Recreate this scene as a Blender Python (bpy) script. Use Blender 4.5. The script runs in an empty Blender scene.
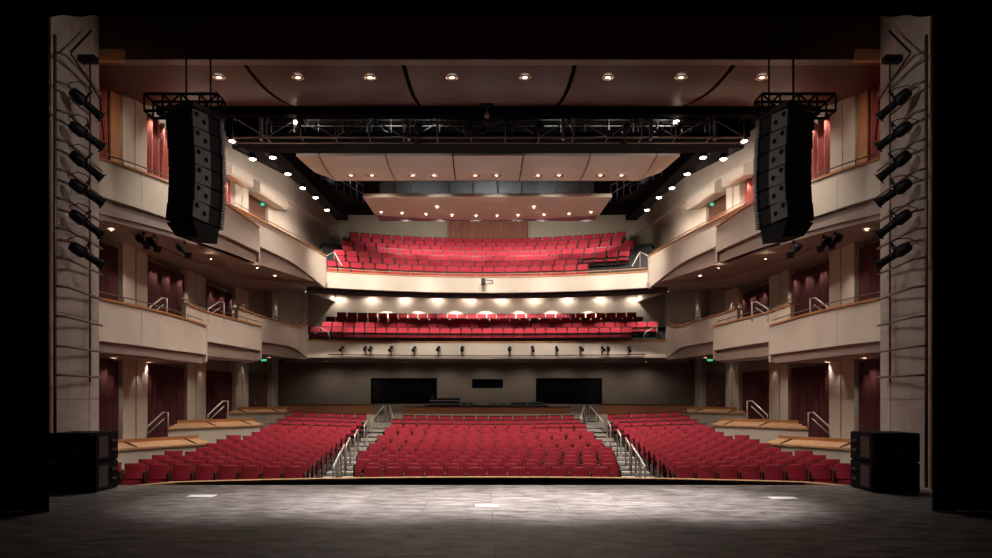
import bpy, bmesh, math, random
from mathutils import Vector, Matrix
random.seed(7)
S = bpy.context.scene
COL = S.collection
PI = math.pi
F = 700.0; CX = 484.0; HY = 395.0; CAMX = -0.14; CAMZ = 2.0
def XP(px, d): return (px-CX)/F*d + CAMX
def ZP(py, d): return CAMZ + (HY-py)/F*d

# ------------------------------------------------------------------ materials
def mat(name, col, rough=.6, metal=0., noise=0., nscale=8., bump=0., spec=.5, emit=None, estr=0., stretch=None, sheen=0.):
    m = bpy.data.materials.new(name); m.use_nodes = True
    nt = m.node_tree; b = nt.nodes['Principled BSDF']
    b.inputs['Base Color'].default_value = (*col, 1)
    b.inputs['Roughness'].default_value = rough
    b.inputs['Metallic'].default_value = metal
    b.inputs['Specular IOR Level'].default_value = spec
    if sheen: b.inputs['Sheen Weight'].default_value = sheen
    if emit:
        b.inputs['Emission Color'].default_value = (*emit, 1); b.inputs['Emission Strength'].default_value = estr
    if noise or bump:
        tc = nt.nodes.new('ShaderNodeTexCoord'); mp = nt.nodes.new('ShaderNodeMapping')
        nt.links.new(tc.outputs['Object'], mp.inputs['Vector'])
        if stretch: mp.inputs['Scale'].default_value = stretch
        n = nt.nodes.new('ShaderNodeTexNoise'); n.inputs['Scale'].default_value = nscale; n.inputs['Detail'].default_value = 5
        nt.links.new(mp.outputs['Vector'], n.inputs['Vector'])
        if noise:
            r = nt.nodes.new('ShaderNodeValToRGB')
            r.color_ramp.elements[0].position = .3; r.color_ramp.elements[1].position = .7
            r.color_ramp.elements[0].color = (*[c*(1-noise) for c in col], 1)
            r.color_ramp.elements[1].color = (*[min(1, c*(1+noise)) for c in col], 1)
            nt.links.new(n.outputs['Fac'], r.inputs['Fac']); nt.links.new(r.outputs['Color'], b.inputs['Base Color'])
        if bump:
            bp = nt.nodes.new('ShaderNodeBump'); bp.inputs['Strength'].default_value = bump; bp.inputs['Distance'].default_value = .02
            nt.links.new(n.outputs['Fac'], bp.inputs['Height']); nt.links.new(bp.outputs['Normal'], b.inputs['Normal'])
    return m
M = {}
M['cream'] = mat('cream_paint', (.60, .50, .41), .75, noise=.05, nscale=1.5, bump=.05)
M['fascia'] = mat('fascia_paint', (.68, .58, .48), .6, noise=.03, nscale=2)
M['wallgrey'] = mat('rear_wall_paint', (.30, .24, .19), .8, noise=.08, nscale=1)
M['olive'] = mat('balcony_wall', (.46, .40, .31), .8, noise=.08, nscale=1.2)
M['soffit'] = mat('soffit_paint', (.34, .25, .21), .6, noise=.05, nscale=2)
M['tower'] = mat('tower_panel', (.36, .31, .27), .7, noise=.10, nscale=1.4, bump=.08, stretch=(1, 1, 4))
M['wood'] = mat('honey_wood', (.46, .20, .075), .35, noise=.22, nscale=4, bump=.03, stretch=(1, 1, 8))
M['parapet'] = mat('parapet_wood', (.30, .125, .055), .4, noise=.25, nscale=3, stretch=(1, 1, 8))
M['woodlight'] = mat('light_wood_cap', (.60, .34, .18), .35, noise=.15, nscale=5)
M['darkwood'] = mat('dark_wood_ceiling', (.075, .016, .010), .42, noise=.18, nscale=2.0, spec=.09, stretch=(.5, 4, 1))
M['header'] = mat('header_wood', (.10, .034, .020), .4, noise=.2, nscale=2, stretch=(.5, 4, 1))
M['cloud'] = mat('reflector_panel', (.56, .45, .36), .5, noise=.05, nscale=1.5)
M['lip'] = mat('panel_edge', (.72, .62, .52), .5)
M['black'] = mat('black_paint', (.005, .005, .006), .9, spec=.08)
M['blackmetal'] = mat('black_metal', (.008, .008, .009), .5, metal=.0, spec=.25)
M['greymetal'] = mat('grey_metal', (.22, .22, .23), .4, metal=.6)
M['steel'] = mat('brushed_steel', (.72, .67, .60), .35, metal=.35)
M['pipe'] = mat('bronze_pipe', (.17, .12, .10), .4, metal=.5)
M['velour'] = mat('black_velour', (.003, .003, .003), 1.0, spec=.02)
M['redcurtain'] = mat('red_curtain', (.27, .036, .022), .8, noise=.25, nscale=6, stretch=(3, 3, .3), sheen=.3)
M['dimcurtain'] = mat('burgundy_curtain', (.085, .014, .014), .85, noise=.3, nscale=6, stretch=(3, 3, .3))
M['rosecurtain'] = mat('rose_curtain', (.33, .14, .10), .85, noise=.2, nscale=6, stretch=(3, 3, .3))
M['seatred'] = mat('seat_fabric', (.48, .020, .046), .8, noise=.12, nscale=30, bump=.06)
M['seatpan'] = mat('seat_fabric_pan', (.43, .017, .040), .8, noise=.12, nscale=30, bump=.06)
M['arm'] = mat('armrest_dark', (.05, .022, .018), .4)
M['shell'] = mat('seat_shell', (.075, .016, .014), .5)
M['carpet'] = mat('dark_carpet', (.055, .040, .038), .95, noise=.3, nscale=40)
M['step'] = mat('step_tread', (.018, .015, .014), .8, noise=.2, nscale=20)
M['nosing'] = mat('pale_step_nosing', (.74, .69, .62), .6)
M['balstep'] = mat('balcony_step', (.045, .05, .055), .8, noise=.2, nscale=20)
M['glassdark'] = mat('dark_glass', (.006, .006, .007), .12)
M['boothwall'] = mat('booth_wall', (.16, .17, .18), .7, noise=.2, nscale=2)
M['bulb'] = mat('lamp_glow', (1, .95, .85), .4, emit=(1, .86, .70), estr=14)
M['bulbdim'] = mat('lamp_glow_warm', (1, .9, .75), .4, emit=(1, .80, .58), estr=5)
M['ringglow'] = mat('lamp_reflector', (.85, .70, .50), .25, metal=.7)
M['exit'] = mat('exit_green', (.05, .5, .3), .4, emit=(.10, .75, .40), estr=.8)
M['white'] = mat('white_sheet', (.80, .78, .74), .7)
M['silvercase'] = mat('case_edge', (.5, .5, .52), .35, metal=.7)
M['subblack'] = mat('speaker_coating', (.005, .005, .006), .8, bump=.2, nscale=60, spec=.15)
M['arrayrear'] = mat('speaker_grey', (.06, .052, .053), .5, bump=.1, nscale=40)
# stage floor: scuffed black-painted boards
def stage_mat():
    m = bpy.data.materials.new('stage_boards'); m.use_nodes = True
    nt = m.node_tree; b = nt.nodes['Principled BSDF']; L = nt.links
    tc = nt.nodes.new('ShaderNodeTexCoord')
    mp = nt.nodes.new('ShaderNodeMapping'); mp.inputs['Scale'].default_value = (.6, 1.5, 1); mp.inputs['Rotation'].default_value = (0, 0, .35)
    L.new(tc.outputs['Object'], mp.inputs['Vector'])
    n = nt.nodes.new('ShaderNodeTexNoise'); n.inputs['Scale'].default_value = 3.2; n.inputs['Detail'].default_value = 10; n.inputs['Roughness'].default_value = .68
    L.new(mp.outputs['Vector'], n.inputs['Vector'])
    r = nt.nodes.new('ShaderNodeValToRGB'); r.color_ramp.elements[0].position = .36; r.color_ramp.elements[1].position = .66
    r.color_ramp.elements[0].color = (.05, .038, .035, 1); r.color_ramp.elements[1].color = (.36, .32, .31, 1)
    L.new(n.outputs['Fac'], r.inputs['Fac'])
    br = nt.nodes.new('ShaderNodeTexBrick'); br.inputs['Color1'].default_value = (1, 1, 1, 1); br.inputs['Color2'].default_value = (.85, .83, .82, 1)
    br.inputs['Mortar'].default_value = (.35, .3, .3, 1); br.inputs['Scale'].default_value = 1; br.inputs['Mortar Size'].default_value = .008
    br.inputs['Brick Width'].default_value = 2.4; br.inputs['Row Height'].default_value = 1.2
    L.new(tc.outputs['Object'], br.inputs['Vector'])
    mx = nt.nodes.new('ShaderNodeMix'); mx.data_type = 'RGBA'; mx.blend_type = 'MULTIPLY'; mx.inputs[0].default_value = 1
    L.new(r.outputs['Color'], mx.inputs[6]); L.new(br.outputs['Color'], mx.inputs[7]); L.new(mx.outputs[2], b.inputs['Base Color'])
    n2 = nt.nodes.new('ShaderNodeTexNoise'); n2.inputs['Scale'].default_value = 5; L.new(mp.outputs['Vector'], n2.inputs['Vector'])
    mr = nt.nodes.new('ShaderNodeMapRange'); mr.inputs[3].default_value = .38; mr.inputs[4].default_value = .75
    L.new(n2.outputs['Fac'], mr.inputs[0]); L.new(mr.outputs[0], b.inputs['Roughness'])
    return m
M['stage'] = stage_mat()

# ------------------------------------------------------------------ mesh helpers
class MB:
    def __init__(s): s.v = []; s.f = []; s.sm = []
    def add(s, vs, fs, smooth=False):
        o = len(s.v); s.v += [tuple(v) for v in vs]; s.f += [tuple(i+o for i in f) for f in fs]; s.sm += [smooth]*len(fs); return s
    def box(s, x0, x1, y0, y1, z0, z1, bev=0):
        if bev <= 0:
            vs = [(x, y, z) for x in (x0, x1) for y in (y0, y1) for z in (z0, z1)]
            return s.add(vs, [(0, 1, 3, 2), (4, 6, 7, 5), (0, 4, 5, 1), (2, 3, 7, 6), (0, 2, 6, 4), (1, 5, 7, 3)])
        bm = bmesh.new(); bmesh.ops.create_cube(bm, size=1)
        for v in bm.verts: v.co = Vector(((x0+x1)/2+v.co.x*(x1-x0), (y0+y1)/2+v.co.y*(y1-y0), (z0+z1)/2+v.co.z*(z1-z0)))
        bmesh.ops.bevel(bm, geom=bm.edges[:], offset=bev, segments=2, affect='EDGES')
        return s.frombm(bm)
    def frombm(s, bm, smooth=False):
        bm.verts.index_update()
        s.add([v.co[:] for v in bm.verts], [[v.index for v in f.verts] for f in bm.faces], smooth); bm.free(); return s
    def tube(s, pts, r, n=8, closed=False):
        pts = [Vector(p) for p in pts]; rings = []; N = len(pts)
        for i, p in enumerate(pts):
            a = pts[i-1] if (i or closed) else p; b = pts[(i+1) % N] if (i < N-1 or closed) else p
            t = (b-a).normalized(); up = Vector((0, 0, 1)) if abs(t.z) < .95 else Vector((1, 0, 0))
            u = t.cross(up).normalized(); w = t.cross(u)
            rings.append([p+(u*math.cos(k*2*PI/n)+w*math.sin(k*2*PI/n))*r for k in range(n)])
        vs = [v for q in rings for v in q]; fs = []
        for i in range(N if closed else N-1):
            j = (i+1) % N
            for k in range(n):
                l = (k+1) % n; fs.append((i*n+k, i*n+l, j*n+l, j*n+k))
        if not closed: fs += [tuple(range(n)), tuple((N-1)*n+k for k in reversed(range(n)))]
        return s.add(vs, fs, True)
    def lathe(s, prof, n=20, M4=None):      # prof: (r, z)
        vs = []; fs = []
        for r, z in prof:
            for k in range(n): vs.append(Vector((r*math.cos(k*2*PI/n), r*math.sin(k*2*PI/n), z)))
        for i in range(len(prof)-1):
            for k in range(n):
                l = (k+1) % n; fs.append((i*n+k, i*n+l, (i+1)*n+l, (i+1)*n+k))
        fs += [tuple(range(n)), tuple((len(prof)-1)*n+k for k in reversed(range(n)))]
        if M4: vs = [M4 @ v for v in vs]
        return s.add(vs, fs, True)
    def slab(s, plan, zb, zt, thick, off=0., outward=None):
        """upright (curved) board: plan = [(x,y)], z lists or numbers, thickness to the left normal side"""
        n = len(plan); zb = zb if isinstance(zb, list) else [zb]*n; zt = zt if isinstance(zt, list) else [zt]*n
        A = []; B = []
        for i, p in enumerate(plan):
            a = plan[max(0, i-1)]; b = plan[min(n-1, i+1)]
            tx, ty = b[0]-a[0], b[1]-a[1]; l = math.hypot(tx, ty) or 1; nx, ny = -ty/l, tx/l
            A.append((p[0]+nx*off, p[1]+ny*off)); B.append((p[0]+nx*(off+thick), p[1]+ny*(off+thick)))
        vs = []
        for i in range(n): vs += [(A[i][0], A[i][1], zb[i]), (A[i][0], A[i][1], zt[i]), (B[i][0], B[i][1], zt[i]), (B[i][0], B[i][1], zb[i])]
        fs = [(0, 1, 2, 3), tuple(4*(n-1)+k for k in (3, 2, 1, 0))]
        for i in range(n-1):
            o = 4*i
            for k in range(4): fs.append((o+k, o+(k+1) % 4, o+4+(k+1) % 4, o+4+k))
        return s.add(vs, fs)
    def prism(s, poly, z0, z1):
        """vertical prism from plan polygon; z0/z1 numbers or lists"""
        n = len(poly); z0 = z0 if isinstance(z0, list) else [z0]*n; z1 = z1 if isinstance(z1, list) else [z1]*n
        vs = [(p[0], p[1], z0[i]) for i, p in enumerate(poly)]+[(p[0], p[1], z1[i]) for i, p in enumerate(poly)]
        fs = [tuple(reversed(range(n))), tuple(range(n, 2*n))]+[(i, (i+1) % n, n+(i+1) % n, n+i) for i in range(n)]
        return s.add(vs, fs)
    def flipx(s): s.v = [(-x, y, z) for x, y, z in s.v]; return s
    def xf(s, m): s.v = [tuple(m @ Vector(v)) for v in s.v]; return s
    def build(s, name, material, parent=None):
        me = bpy.data.meshes.new(name)
        off = parent.matrix_world.translation if parent else Vector((0, 0, 0))
        if parent: off = WL(parent)
        me.from_pydata([Vector(v)-off for v in s.v], [], s.f); me.materials.append(material)
        for p, k in zip(me.polygons, s.sm): p.use_smooth = k
        bm = bmesh.new(); bm.from_mesh(me); bmesh.ops.recalc_face_normals(bm, faces=bm.faces[:]); bm.to_mesh(me); bm.free()
        o = bpy.data.objects.new(name, me); COL.objects.link(o)
        if parent: o.parent = parent
        return o
def WL(o):
    v = o.location.copy()
    while o.parent: o = o.parent; v += o.location
    return v
def tag(o, label=None, cat=None, group=None, kind=None):
    if label: o['label'] = label
    if cat: o['category'] = cat
    if group: o['group'] = group
    if kind: o['kind'] = kind
    return o
def thing(name, label, cat, loc=(0, 0, 0), group=None, kind=None):
    o = bpy.data.objects.new(name, None); COL.objects.link(o); o.location = loc; o.empty_display_size = .1
    return tag(o, label, cat, group, kind)
def solo(name, mb, material, label, cat, loc, group=None):
    """a one-mesh thing, its origin at its base"""
    e = bpy.data.objects.new('tmp', None); e.location = loc
    o = mb.build(name, material, e); o.parent = None; o.location = loc; bpy.data.objects.remove(e)
    return tag(o, label, cat, group)
def struct(name, mb, material, parent=None):
    o = mb.build(name, material, parent)
    if not parent: o['kind'] = 'structure'
    return o
KIDS = {}
def copy_tree(o, parent=None):
    c = o.copy(); COL.objects.link(c)
    if parent: c.parent = parent
    for ch in o.children: copy_tree(ch, c)
    return c
def crom(pts, n):
    """resample tuples by Catmull-Rom, n samples per span"""
    out = []; P = [pts[0]]+list(pts)+[pts[-1]]
    for i in range(1, len(P)-2):
        for k in range(n):
            t = k/n
            out.append(tuple(.5*((2*b)+(c-a)*t+(2*a-5*b+4*c-d)*t*t+(3*b-a-3*c+d)*t**3) for a, b, c, d in zip(P[i-1], P[i], P[i+1], P[i+2])))
    out.append(tuple(pts[-1])); return out
def lerp(a, b, t): return a+(b-a)*t
def interp(tab, x):
    if x <= tab[0][0]: return tab[0][1]
    for (a, b), (c, d) in zip(tab, tab[1:]):
        if x <= c: return b+(d-b)*(x-a)/(c-a)
    return tab[-1][1]
ORD = ['first', 'second', 'third', 'fourth', 'fifth', 'sixth', 'seventh', 'eighth', 'ninth', 'tenth', 'eleventh', 'twelfth', 'thirteenth', 'fourteenth', 'fifteenth']
LIGHTK = 1.0
def spot(loc, aim, power, ang=90, blend=.8, col=(1, .90, .79), r=.12):
    l = bpy.data.lights.new('spot_lamp', 'SPOT'); l.energy = power*LIGHTK; l.spot_size = math.radians(ang); l.spot_blend = blend; l.color = col; l.shadow_soft_size = r
    o = bpy.data.objects.new('spot_lamp', l); COL.objects.link(o); o.location = loc
    o.rotation_euler = (Vector(aim)-Vector(loc)).to_track_quat('-Z', 'Y').to_euler(); return o
def point(loc, power, col=(1, .90, .79), r=.1):
    l = bpy.data.lights.new('point_lamp', 'POINT'); l.energy = power*LIGHTK; l.color = col; l.shadow_soft_size = r
    o = bpy.data.objects.new('point_lamp', l); COL.objects.link(o); o.location = loc; return o
SIDES = (('left', 1), ('right', -1))
def emit(mb, sx):
    return mb.flipx() if sx < 0 else mb
def sofz(y): return 6.62 if y < 30.1 else 6.64+(y-30.1)/(39.9-30.1)*1.14

# ================================================================== STAGE
b = MB(); b.box(-13, 13, -3, 15.55, -.25, 0); struct('floor', b, M['stage'])
b = MB(); b.box(-13, 13, 15.5, 15.6, -2.4, -.01); struct('trim_1', b, M['black'])          # stage apron front
b = MB(); b.box(-13, 13, 15.6, 17.4, -2.6, -2.4); struct('floor', b, M['black'])          # pit floor
# black legs and border (soft goods of the stage)
def drape(x0, x1, y, z0, z1, amp=.07, pitch=.35, n=8):
    pts = []; N = int((x1-x0)/pitch*n)
    for i in range(N+1):
        x = lerp(x0, x1, i/N); pts.append((x, y+amp*math.sin(2*PI*(x-x0)/pitch)))
    return MB().slab(pts, z0, z1, .03)
solo('stage_leg_curtain', drape(-11, -7.58, 12, .01, 10.2), M['velour'], 'black velour leg curtain masking the left edge of the stage', 'curtain', (-9, 12, .01))
solo('stage_leg_curtain', drape(7.58, 11, 12, .01, 10.2), M['velour'], 'black velour leg curtain masking the right edge of the stage', 'curtain', (9, 12, .01))
solo('stage_border_curtain', drape(-11, 11, 11.6, ZP(15, 11.6), 10.4, amp=.03, pitch=.5), M['velour'], 'black border curtain across the top of the proscenium opening', 'curtain', (0, 11.6, ZP(17, 11.6)))
# white sheets on stage
for px, py, w, dd, lab in ((202, 496, .52, .16, 'small white sheet lying on the left of the stage floor'), (487, 505.5, .42, .12, 'small white sheet on the stage floor at the middle'),
                           (783, 498, .5, .12, 'small white sheet lying on the right of the stage floor')):
    d = CAMZ*F/(py-HY); x = XP(px, d)
    solo('paper_sheet', MB().box(x-w/2, x+w/2, d-dd, d+dd, .0, .006), M['white'], lab, 'sheet', (x, d, 0))

# proscenium towers (splayed side panels)
for side, sx in SIDES:
    pl = [(XP(50, 14.9), 14.9), (XP(70, 15.6), 15.6), (XP(89, 16.5), 16.5)]
    pl2 = [(XP(89.6, 16.52), 16.52), (XP(99, 17.3), 17.3)]
    z = 0.; mb = MB(); k = 0
    tops = 13.2
    hs = [0, 1.9, 3.8, 5.7, 7.6, 9.5, 11.4, tops]
    for a, c in zip(hs, hs[1:]):
        mb.slab(pl, a+.006, c-.006, .3); mb.slab(pl2, a+.006, c-.006, .3)
    mb.slab([(p[0]-.1, p[1]) for p in pl+pl2], 0, tops, .2)
    if sx < 0: mb.flipx()
    struct('wall_'+side, mb, M['tower'])
    # brown edge strip beside the tower
    mb = MB().slab([(XP(46, 14.6), 14.6), (XP(51, 14.85), 14.85)], 0, 13.2, .2)
    if sx < 0: mb.flipx()
    struct('trim_2', mb, M['header'])
    # bent pipes: lighting ladder on the tower
    lad = thing('lighting_ladder', 'ladder of bent pipes fixed up the %s proscenium wall' % side, 'ladder', (sx*XP(60, 14.8), 14.8, 0))
    ys = [52.5, 81.5, 110, 139.5, 169, 198, 228, 257.5, 286, 316, 346, 375]
    for y in ys:
        zz = ZP(y, 14.8)
        p = [(sx*XP(54, 14.75), 14.75, zz), (sx*XP(67, 14.95), 14.95, zz), (sx*XP(102, 16.9), 16.9, zz)]
        MB().tube(p, .028, 8).build('rung', M['pipe'], lad)
        if y > 270:
            MB().tube([(sx*XP(90, 16.4), 16.4, zz-.0), (sx*XP(99, 16.8), 16.8, zz)], .02, 6).build('rung', M['pipe'], lad)
    MB().tube([(sx*XP(55, 14.78), 14.78, .05), (sx*XP(55, 14.78), 14.78, 9.6)], .035).build('upright', M['pipe'], lad)
    MB().tube([(sx*XP(90, 16.35), 16.35, 2.3), (sx*XP(90, 16.35), 16.35, 9.9)], .025).build('upright', M['pipe'], lad)
    MB().tube([(sx*XP(71, 15.05), 15.05, ZP(52, 15.05)), (sx*XP(91, 16.0), 16.0, ZP(31, 16.0))], .025).build('brace', M['blackmetal'], lad)
    MB().tube([(sx*XP(71, 15.05), 15.05, ZP(54, 15.05)), (sx*XP(86, 15.8), 15.8, ZP(76, 15.8)), (sx*XP(100, 16.8), 16.8, ZP(99, 16.8)), (sx*XP(104, 16.9), 16.9, ZP(140, 16.9))], .02).build('cable', M['blackmetal'], lad)
    mb = MB().box(min(sx*XP(80, 16), sx*XP(97, 16)), max(sx*XP(80, 16), sx*XP(97, 16)), 15.9, 16.1, ZP(63, 16), ZP(56, 16), .02)
    mb.build('bracket', M['blackmetal'], lad)

# ellipsoidal spotlight prototype; lamp axis = local -Z, hung by yoke
def make_profile(name, label, cat='spotlight', group=None, scale=1., loc=(0, 0, 0)):
    t = thing(name, label, cat, (0, 0, 0), group)
    MB().lathe([(.0, .30), (.07, .30), (.11, .26), (.125, .15), (.13, .02), (.10, -.04), (.085, -.06)], 16).build('lamp_housing', M['blackmetal'], t)
    MB().lathe([(.075, -.05), (.085, -.10), (.085, -.36), (.10, -.38), (.10, -.45), (.085, -.45)], 16).build('lens_barrel', M['blackmetal'], t)
    MB().tube([(-.15, 0, -.02), (-.16, .12, .0), (-.12, .22, .0), (.12, .22, .0), (.16, .12, .0), (.15, 0, -.02)], .014, 6).build('yoke', M['blackmetal'], t)
    MB().box(-.03, .03, .20, .32, -.03, .03, .008).build('clamp', M['blackmetal'], t)
    MB().tube([(.05, .0, .28), (.15, .02, .42), (.16, .22, .30), (.06, .32, .10), (.0, .30, .02)], .012, 5).build('cable', M['blackmetal'], t)
    MB().box(-.115, .115, -.115, .115, -.475, -.455, .004).build('colour_frame', M['blackmetal'], t)
    return t
def place(root, loc, aim, scale, label, group=None):
    root.location = loc; root.scale = (scale,)*3
    root.rotation_euler = (Vector(aim)-Vector(loc)).to_track_quat('-Z', 'Y').to_euler()
    root['label'] = label
    if group: root['group'] = group
    return root
prof = make_profile('profile_spotlight', 'x'); first = [True]
def new_profile():
    if first[0]: first[0] = False; return prof
    return copy_tree(prof)
ladpos = ['topmost', 'second from top', 'third from top', 'fourth from top', 'fifth from top', 'lowest']
for side, sx in SIDES:
    for i, y in enumerate([101, 133, 163, 190, 221, 253]):
        px = 83
        d = 15.4
        loc = Vector((sx*XP(px, d), d, ZP(y, d)))
        o = new_profile()
        place(o, loc, loc+Vector((sx*.55, .62+.1*math.sin(i*2), -.48-.06*math.cos(i*3))), .98, 'black stage spotlight on the %s proscenium ladder, %s' % (side, ladpos[i]), 'spotlights on the proscenium ladders')

# header + front ceiling
zh0, zh1 = ZP(61.5, 17.6), 13.2
mb = MB().box(XP(98, 17.6), -XP(98, 17.6), 17.4, 17.7, ZP(61.5, 17.5), 13.2)
struct('wall_front', mb, M['header'])
mb = MB()
for sx in (1, -1):
    p = [(sx*XP(98, 17.5), 17.42), (sx*XP(98, 17.5), 17.6)]
    q = MB(); x0, x1 = XP(83, 17.3), XP(98, 17.3)
    q.add([(x0, 17.32, ZP(18, 17.3)), (x1, 17.32, ZP(33, 17.3)), (x1, 17.32, 13.2), (x0, 17.32, 13.2), (x0, 17.5, ZP(18, 17.3)), (x1, 17.5, ZP(33, 17.3)), (x1, 17.5, 13.2), (x0, 17.5, 13.2)],
          [(0, 1, 2, 3), (7, 6, 5, 4), (0, 4, 5, 1), (1, 5, 6, 2), (2, 6, 7, 3), (3, 7, 4, 0)])
    if sx < 0: q.flipx()
    mb.add(q.v, q.f)
struct('trim_3', mb, M['header'])
# warm wood end blocks of the header
for side, sx in SIDES:
    xs = sorted((sx*XP(98.5, 17.4), sx*XP(125, 17.4)))
    struct('trim_4', MB().box(xs[0], xs[1], 17.3, 17.45, ZP(61, 17.35), ZP(50, 17.35)), M['wood'])
prof1 = crom([(17.6, 10.37), (19.1, 10.44), (20.6, 10.72), (22.2, 11.16)], 5)
def ceil_z(y): return interp(prof1, y)
seams = [-11.2, XP(243, 17.6), XP(403, 17.6), -XP(403, 17.6)-.0, -XP(243, 17.6), 11.2]
for a, c in zip(seams, seams[1:]):
    g = .055; vs = []; n = len(prof1)
    a2, c2 = a+(g if a > -11 else 0), c-(g if c < 11 else 0)
    for y, z in prof1: vs += [(a2, y, z), (c2, y, z), (c2, y, z+.12), (a2, y, z+.12)]
    fs = [(0, 1, 2, 3), tuple(4*(n-1)+k for k in (3, 2, 1, 0))]
    for i in range(n-1):
        for k in range(4): fs.append((4*i+k, 4*i+(k+1) % 4, 4*i+4+(k+1) % 4, 4*i+4+k))
    m_ = MB().add(vs, fs, True); o = struct('ceiling', m_, M['darkwood'])
    for p in o.data.polygons: p.use_smooth = False
struct('ceiling', MB().box(-12, 12, 17.4, 23.6, 12.6, 12.8), M['black'])
struct('ceiling', MB().box(-12.2, 12.2, 22.2, 41.5, 12.35, 12.5), M['black'])

# downlights -----------------------------------------------------------------
def make_downlight(r=.16, bulbmat='bulb', name='downlight'):
    t = thing(name, 'x', 'light')
    MB().lathe([(r*.72, .0), (r, -.0), (r, -.03), (r*.72, -.018)], 20).build('trim_ring', M['ringglow'], t)
    MB().lathe([(r*.0, .0), (r*.74, .0), (r*.66, -.016), (0, -.02)], 16).build('lamp', M[bulbmat], t)
    return t
dl_big = make_downlight(.17, 'bulb'); dl_small = make_downlight(.09, 'bulb'); dl_warm = make_downlight(.075, 'bulbdim'); dl_flat = make_downlight(.19, 'bulbdim')
usedp = set()
def downlight(proto, loc, label, group, tilt=0):
    if proto.name not in usedp: usedp.add(proto.name); o = proto
    else: o = copy_tree(proto)
    o.location = loc; o['label'] = label; o['group'] = group; o.rotation_euler = (tilt, 0, 0)
    return o
xs = [219, 298, 370, 452, 525, 608, 681, 762]
for i, px in enumerate(xs):
    d = 18.45; x = XP(px, d); z = ceil_z(d)
    downlight(dl_big, (x, d, z-.012), 'round downlight %s from the left in the dark wood ceiling' % ORD[i], 'downlights in the dark wood ceiling', .08)
    spot((x, d, z-.1), (x*1.0, d+2.8, 0), 600, 105, .9)

# ================================================================== ORCHESTRA FLOOR AND SEATS
def floor_z(x, y0):      # y0: distance measured on the centre line
    t = (y0-19)/13.
    return -.88+.02*t+1.0*t*t*(1 if t > 0 else 0)+.003*x*x
def arc_y(x, y0): return y0-x*x/(2*(y0+12))
mb = MB(); nx = 24; rows = [17.6+.5*i for i in range(31)]
vs = []
for y0 in rows:
    for i in range(nx+1):
        x = lerp(-11.4, 11.4, i/nx); vs.append((x, arc_y(x, y0), floor_z(x, y0)-.0))
fs = [(j*(nx+1)+i, j*(nx+1)+i+1, (j+1)*(nx+1)+i+1, (j+1)*(nx+1)+i) for j in range(len(rows)-1) for i in range(nx)]
nv = len(vs); fs2 = [tuple(nv+q for q in reversed(f)) for f in fs]; W1 = nx+1; nr = len(rows)
edge = [i for i in range(W1)]+[j*W1+nx for j in range(1, nr)]+[(nr-1)*W1+i for i in reversed(range(nx))]+[j*W1 for j in reversed(range(1, nr-1))]
side_f = [(edge[i], edge[(i+1) % len(edge)], edge[(i+1) % len(edge)]+nv, edge[i]+nv) for i in range(len(edge))]
mb.add(vs+[(x, y, z-.2) for x, y, z in vs], fs+fs2+side_f); o = struct('floor', mb, M['carpet'])
# pit rail
pr = [(x, 17.95-.018*x*x) for x in [lerp(-8.3, 8.3, i/24) for i in range(25)]]
pr = [(-8.25, 16.2)]+pr[1:-1]+[(8.25, 16.2)]
t = thing('pit_rail', 'curved black orchestra pit wall with a pale wood cap along the stage', 'pit wall', (0, 17.9, -2.4))
MB().slab(pr, -2.4, -.16, .15).build('wall_panel', M['black'], t)
MB().slab(pr, -.16, -.105, .26, off=-.06).build('cap_rail', M['woodlight'], t)

def seat_parts():
    """local: x width, faces -y (the stage)"""
    back = MB()
    n = 6; vs = []; w = .245
    bm = bmesh.new(); bmesh.ops.create_grid(bm, x_segments=6, y_segments=5, size=.5)
    for v in bm.verts:
        u, h = v.co.x*2, v.co.y+.5
        x = u*w*(1-.05*h); z = .50+h*.36; top = (.02-.03*abs(u)**5) if h > .75 else 0
        y = .135+h*.09-.03*(1-u*u)*(1-.4*h)+.015*u*u
        v.co = (x, y, z+top)
    r = bmesh.ops.extrude_face_region(bm, geom=bm.faces[:])
    for v in [g for g in r['geom'] if isinstance(g, bmesh.types.BMVert)]: v.co.y += .075
    back.frombm(bm)
    pan = MB().box(-.245, .245, -.07, .07, -.14, .09, .035)
    m = Matrix.Translation((0, -.08, .40)) @ Matrix.Rotation(-.30, 4, 'X'); pan.xf(m)
    arm = MB().box(-.297, -.257, -.20, .16, .55, .60, .012)
    global shell
    shell = MB().add([(-.25, .20, .28), (.25, .20, .28), (.25, .285, .885), (-.25, .285, .885), (-.25, .23, .28), (.25, .23, .28), (.25, .315, .885), (-.25, .315, .885)], [(0, 1, 2, 3), (7, 6, 5, 4), (0, 4, 5, 1), (1, 5, 6, 2), (2, 6, 7, 3), (3, 7, 4, 0)])
    std = MB().box(-.29, -.26, -.10, .10, .0, .55, .008)
    return back, pan, arm, std
bk, pan, arm, std = seat_parts()
seat0 = thing('theatre_chair', 'x', 'seat')
bk.build('backrest', M['seatred'], seat0); pan.build('seat_cushion', M['seatpan'], seat0)
shell.build('back_shell', M['shell'], seat0); arm.build('armrest', M['arm'], seat0); std.build('side_standard', M['arm'], seat0)
endp = MB().box(-.018, .018, -.22, .34, .02, .74, .012).build('end_panel', M['arm']); rest = MB(); used = [False]
lb = MB().box(-.24, .24, .10, .19, .36, .86, .0); lb = MB(); lb.add([(-.245, .12, .60), (.245, .12, .60), (.235, .20, .86), (-.235, .20, .86), (-.245, .20, .60), (.245, .20, .60), (.235, .29, .85), (-.235, .29, .85)],
       [(0, 1, 2, 3), (7, 6, 5, 4), (0, 4, 5, 1), (1, 5, 6, 2), (2, 6, 7, 3), (3, 7, 4, 0)])
lb.box(-.24, .24, -.16, -.02, .34, .45)
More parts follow.
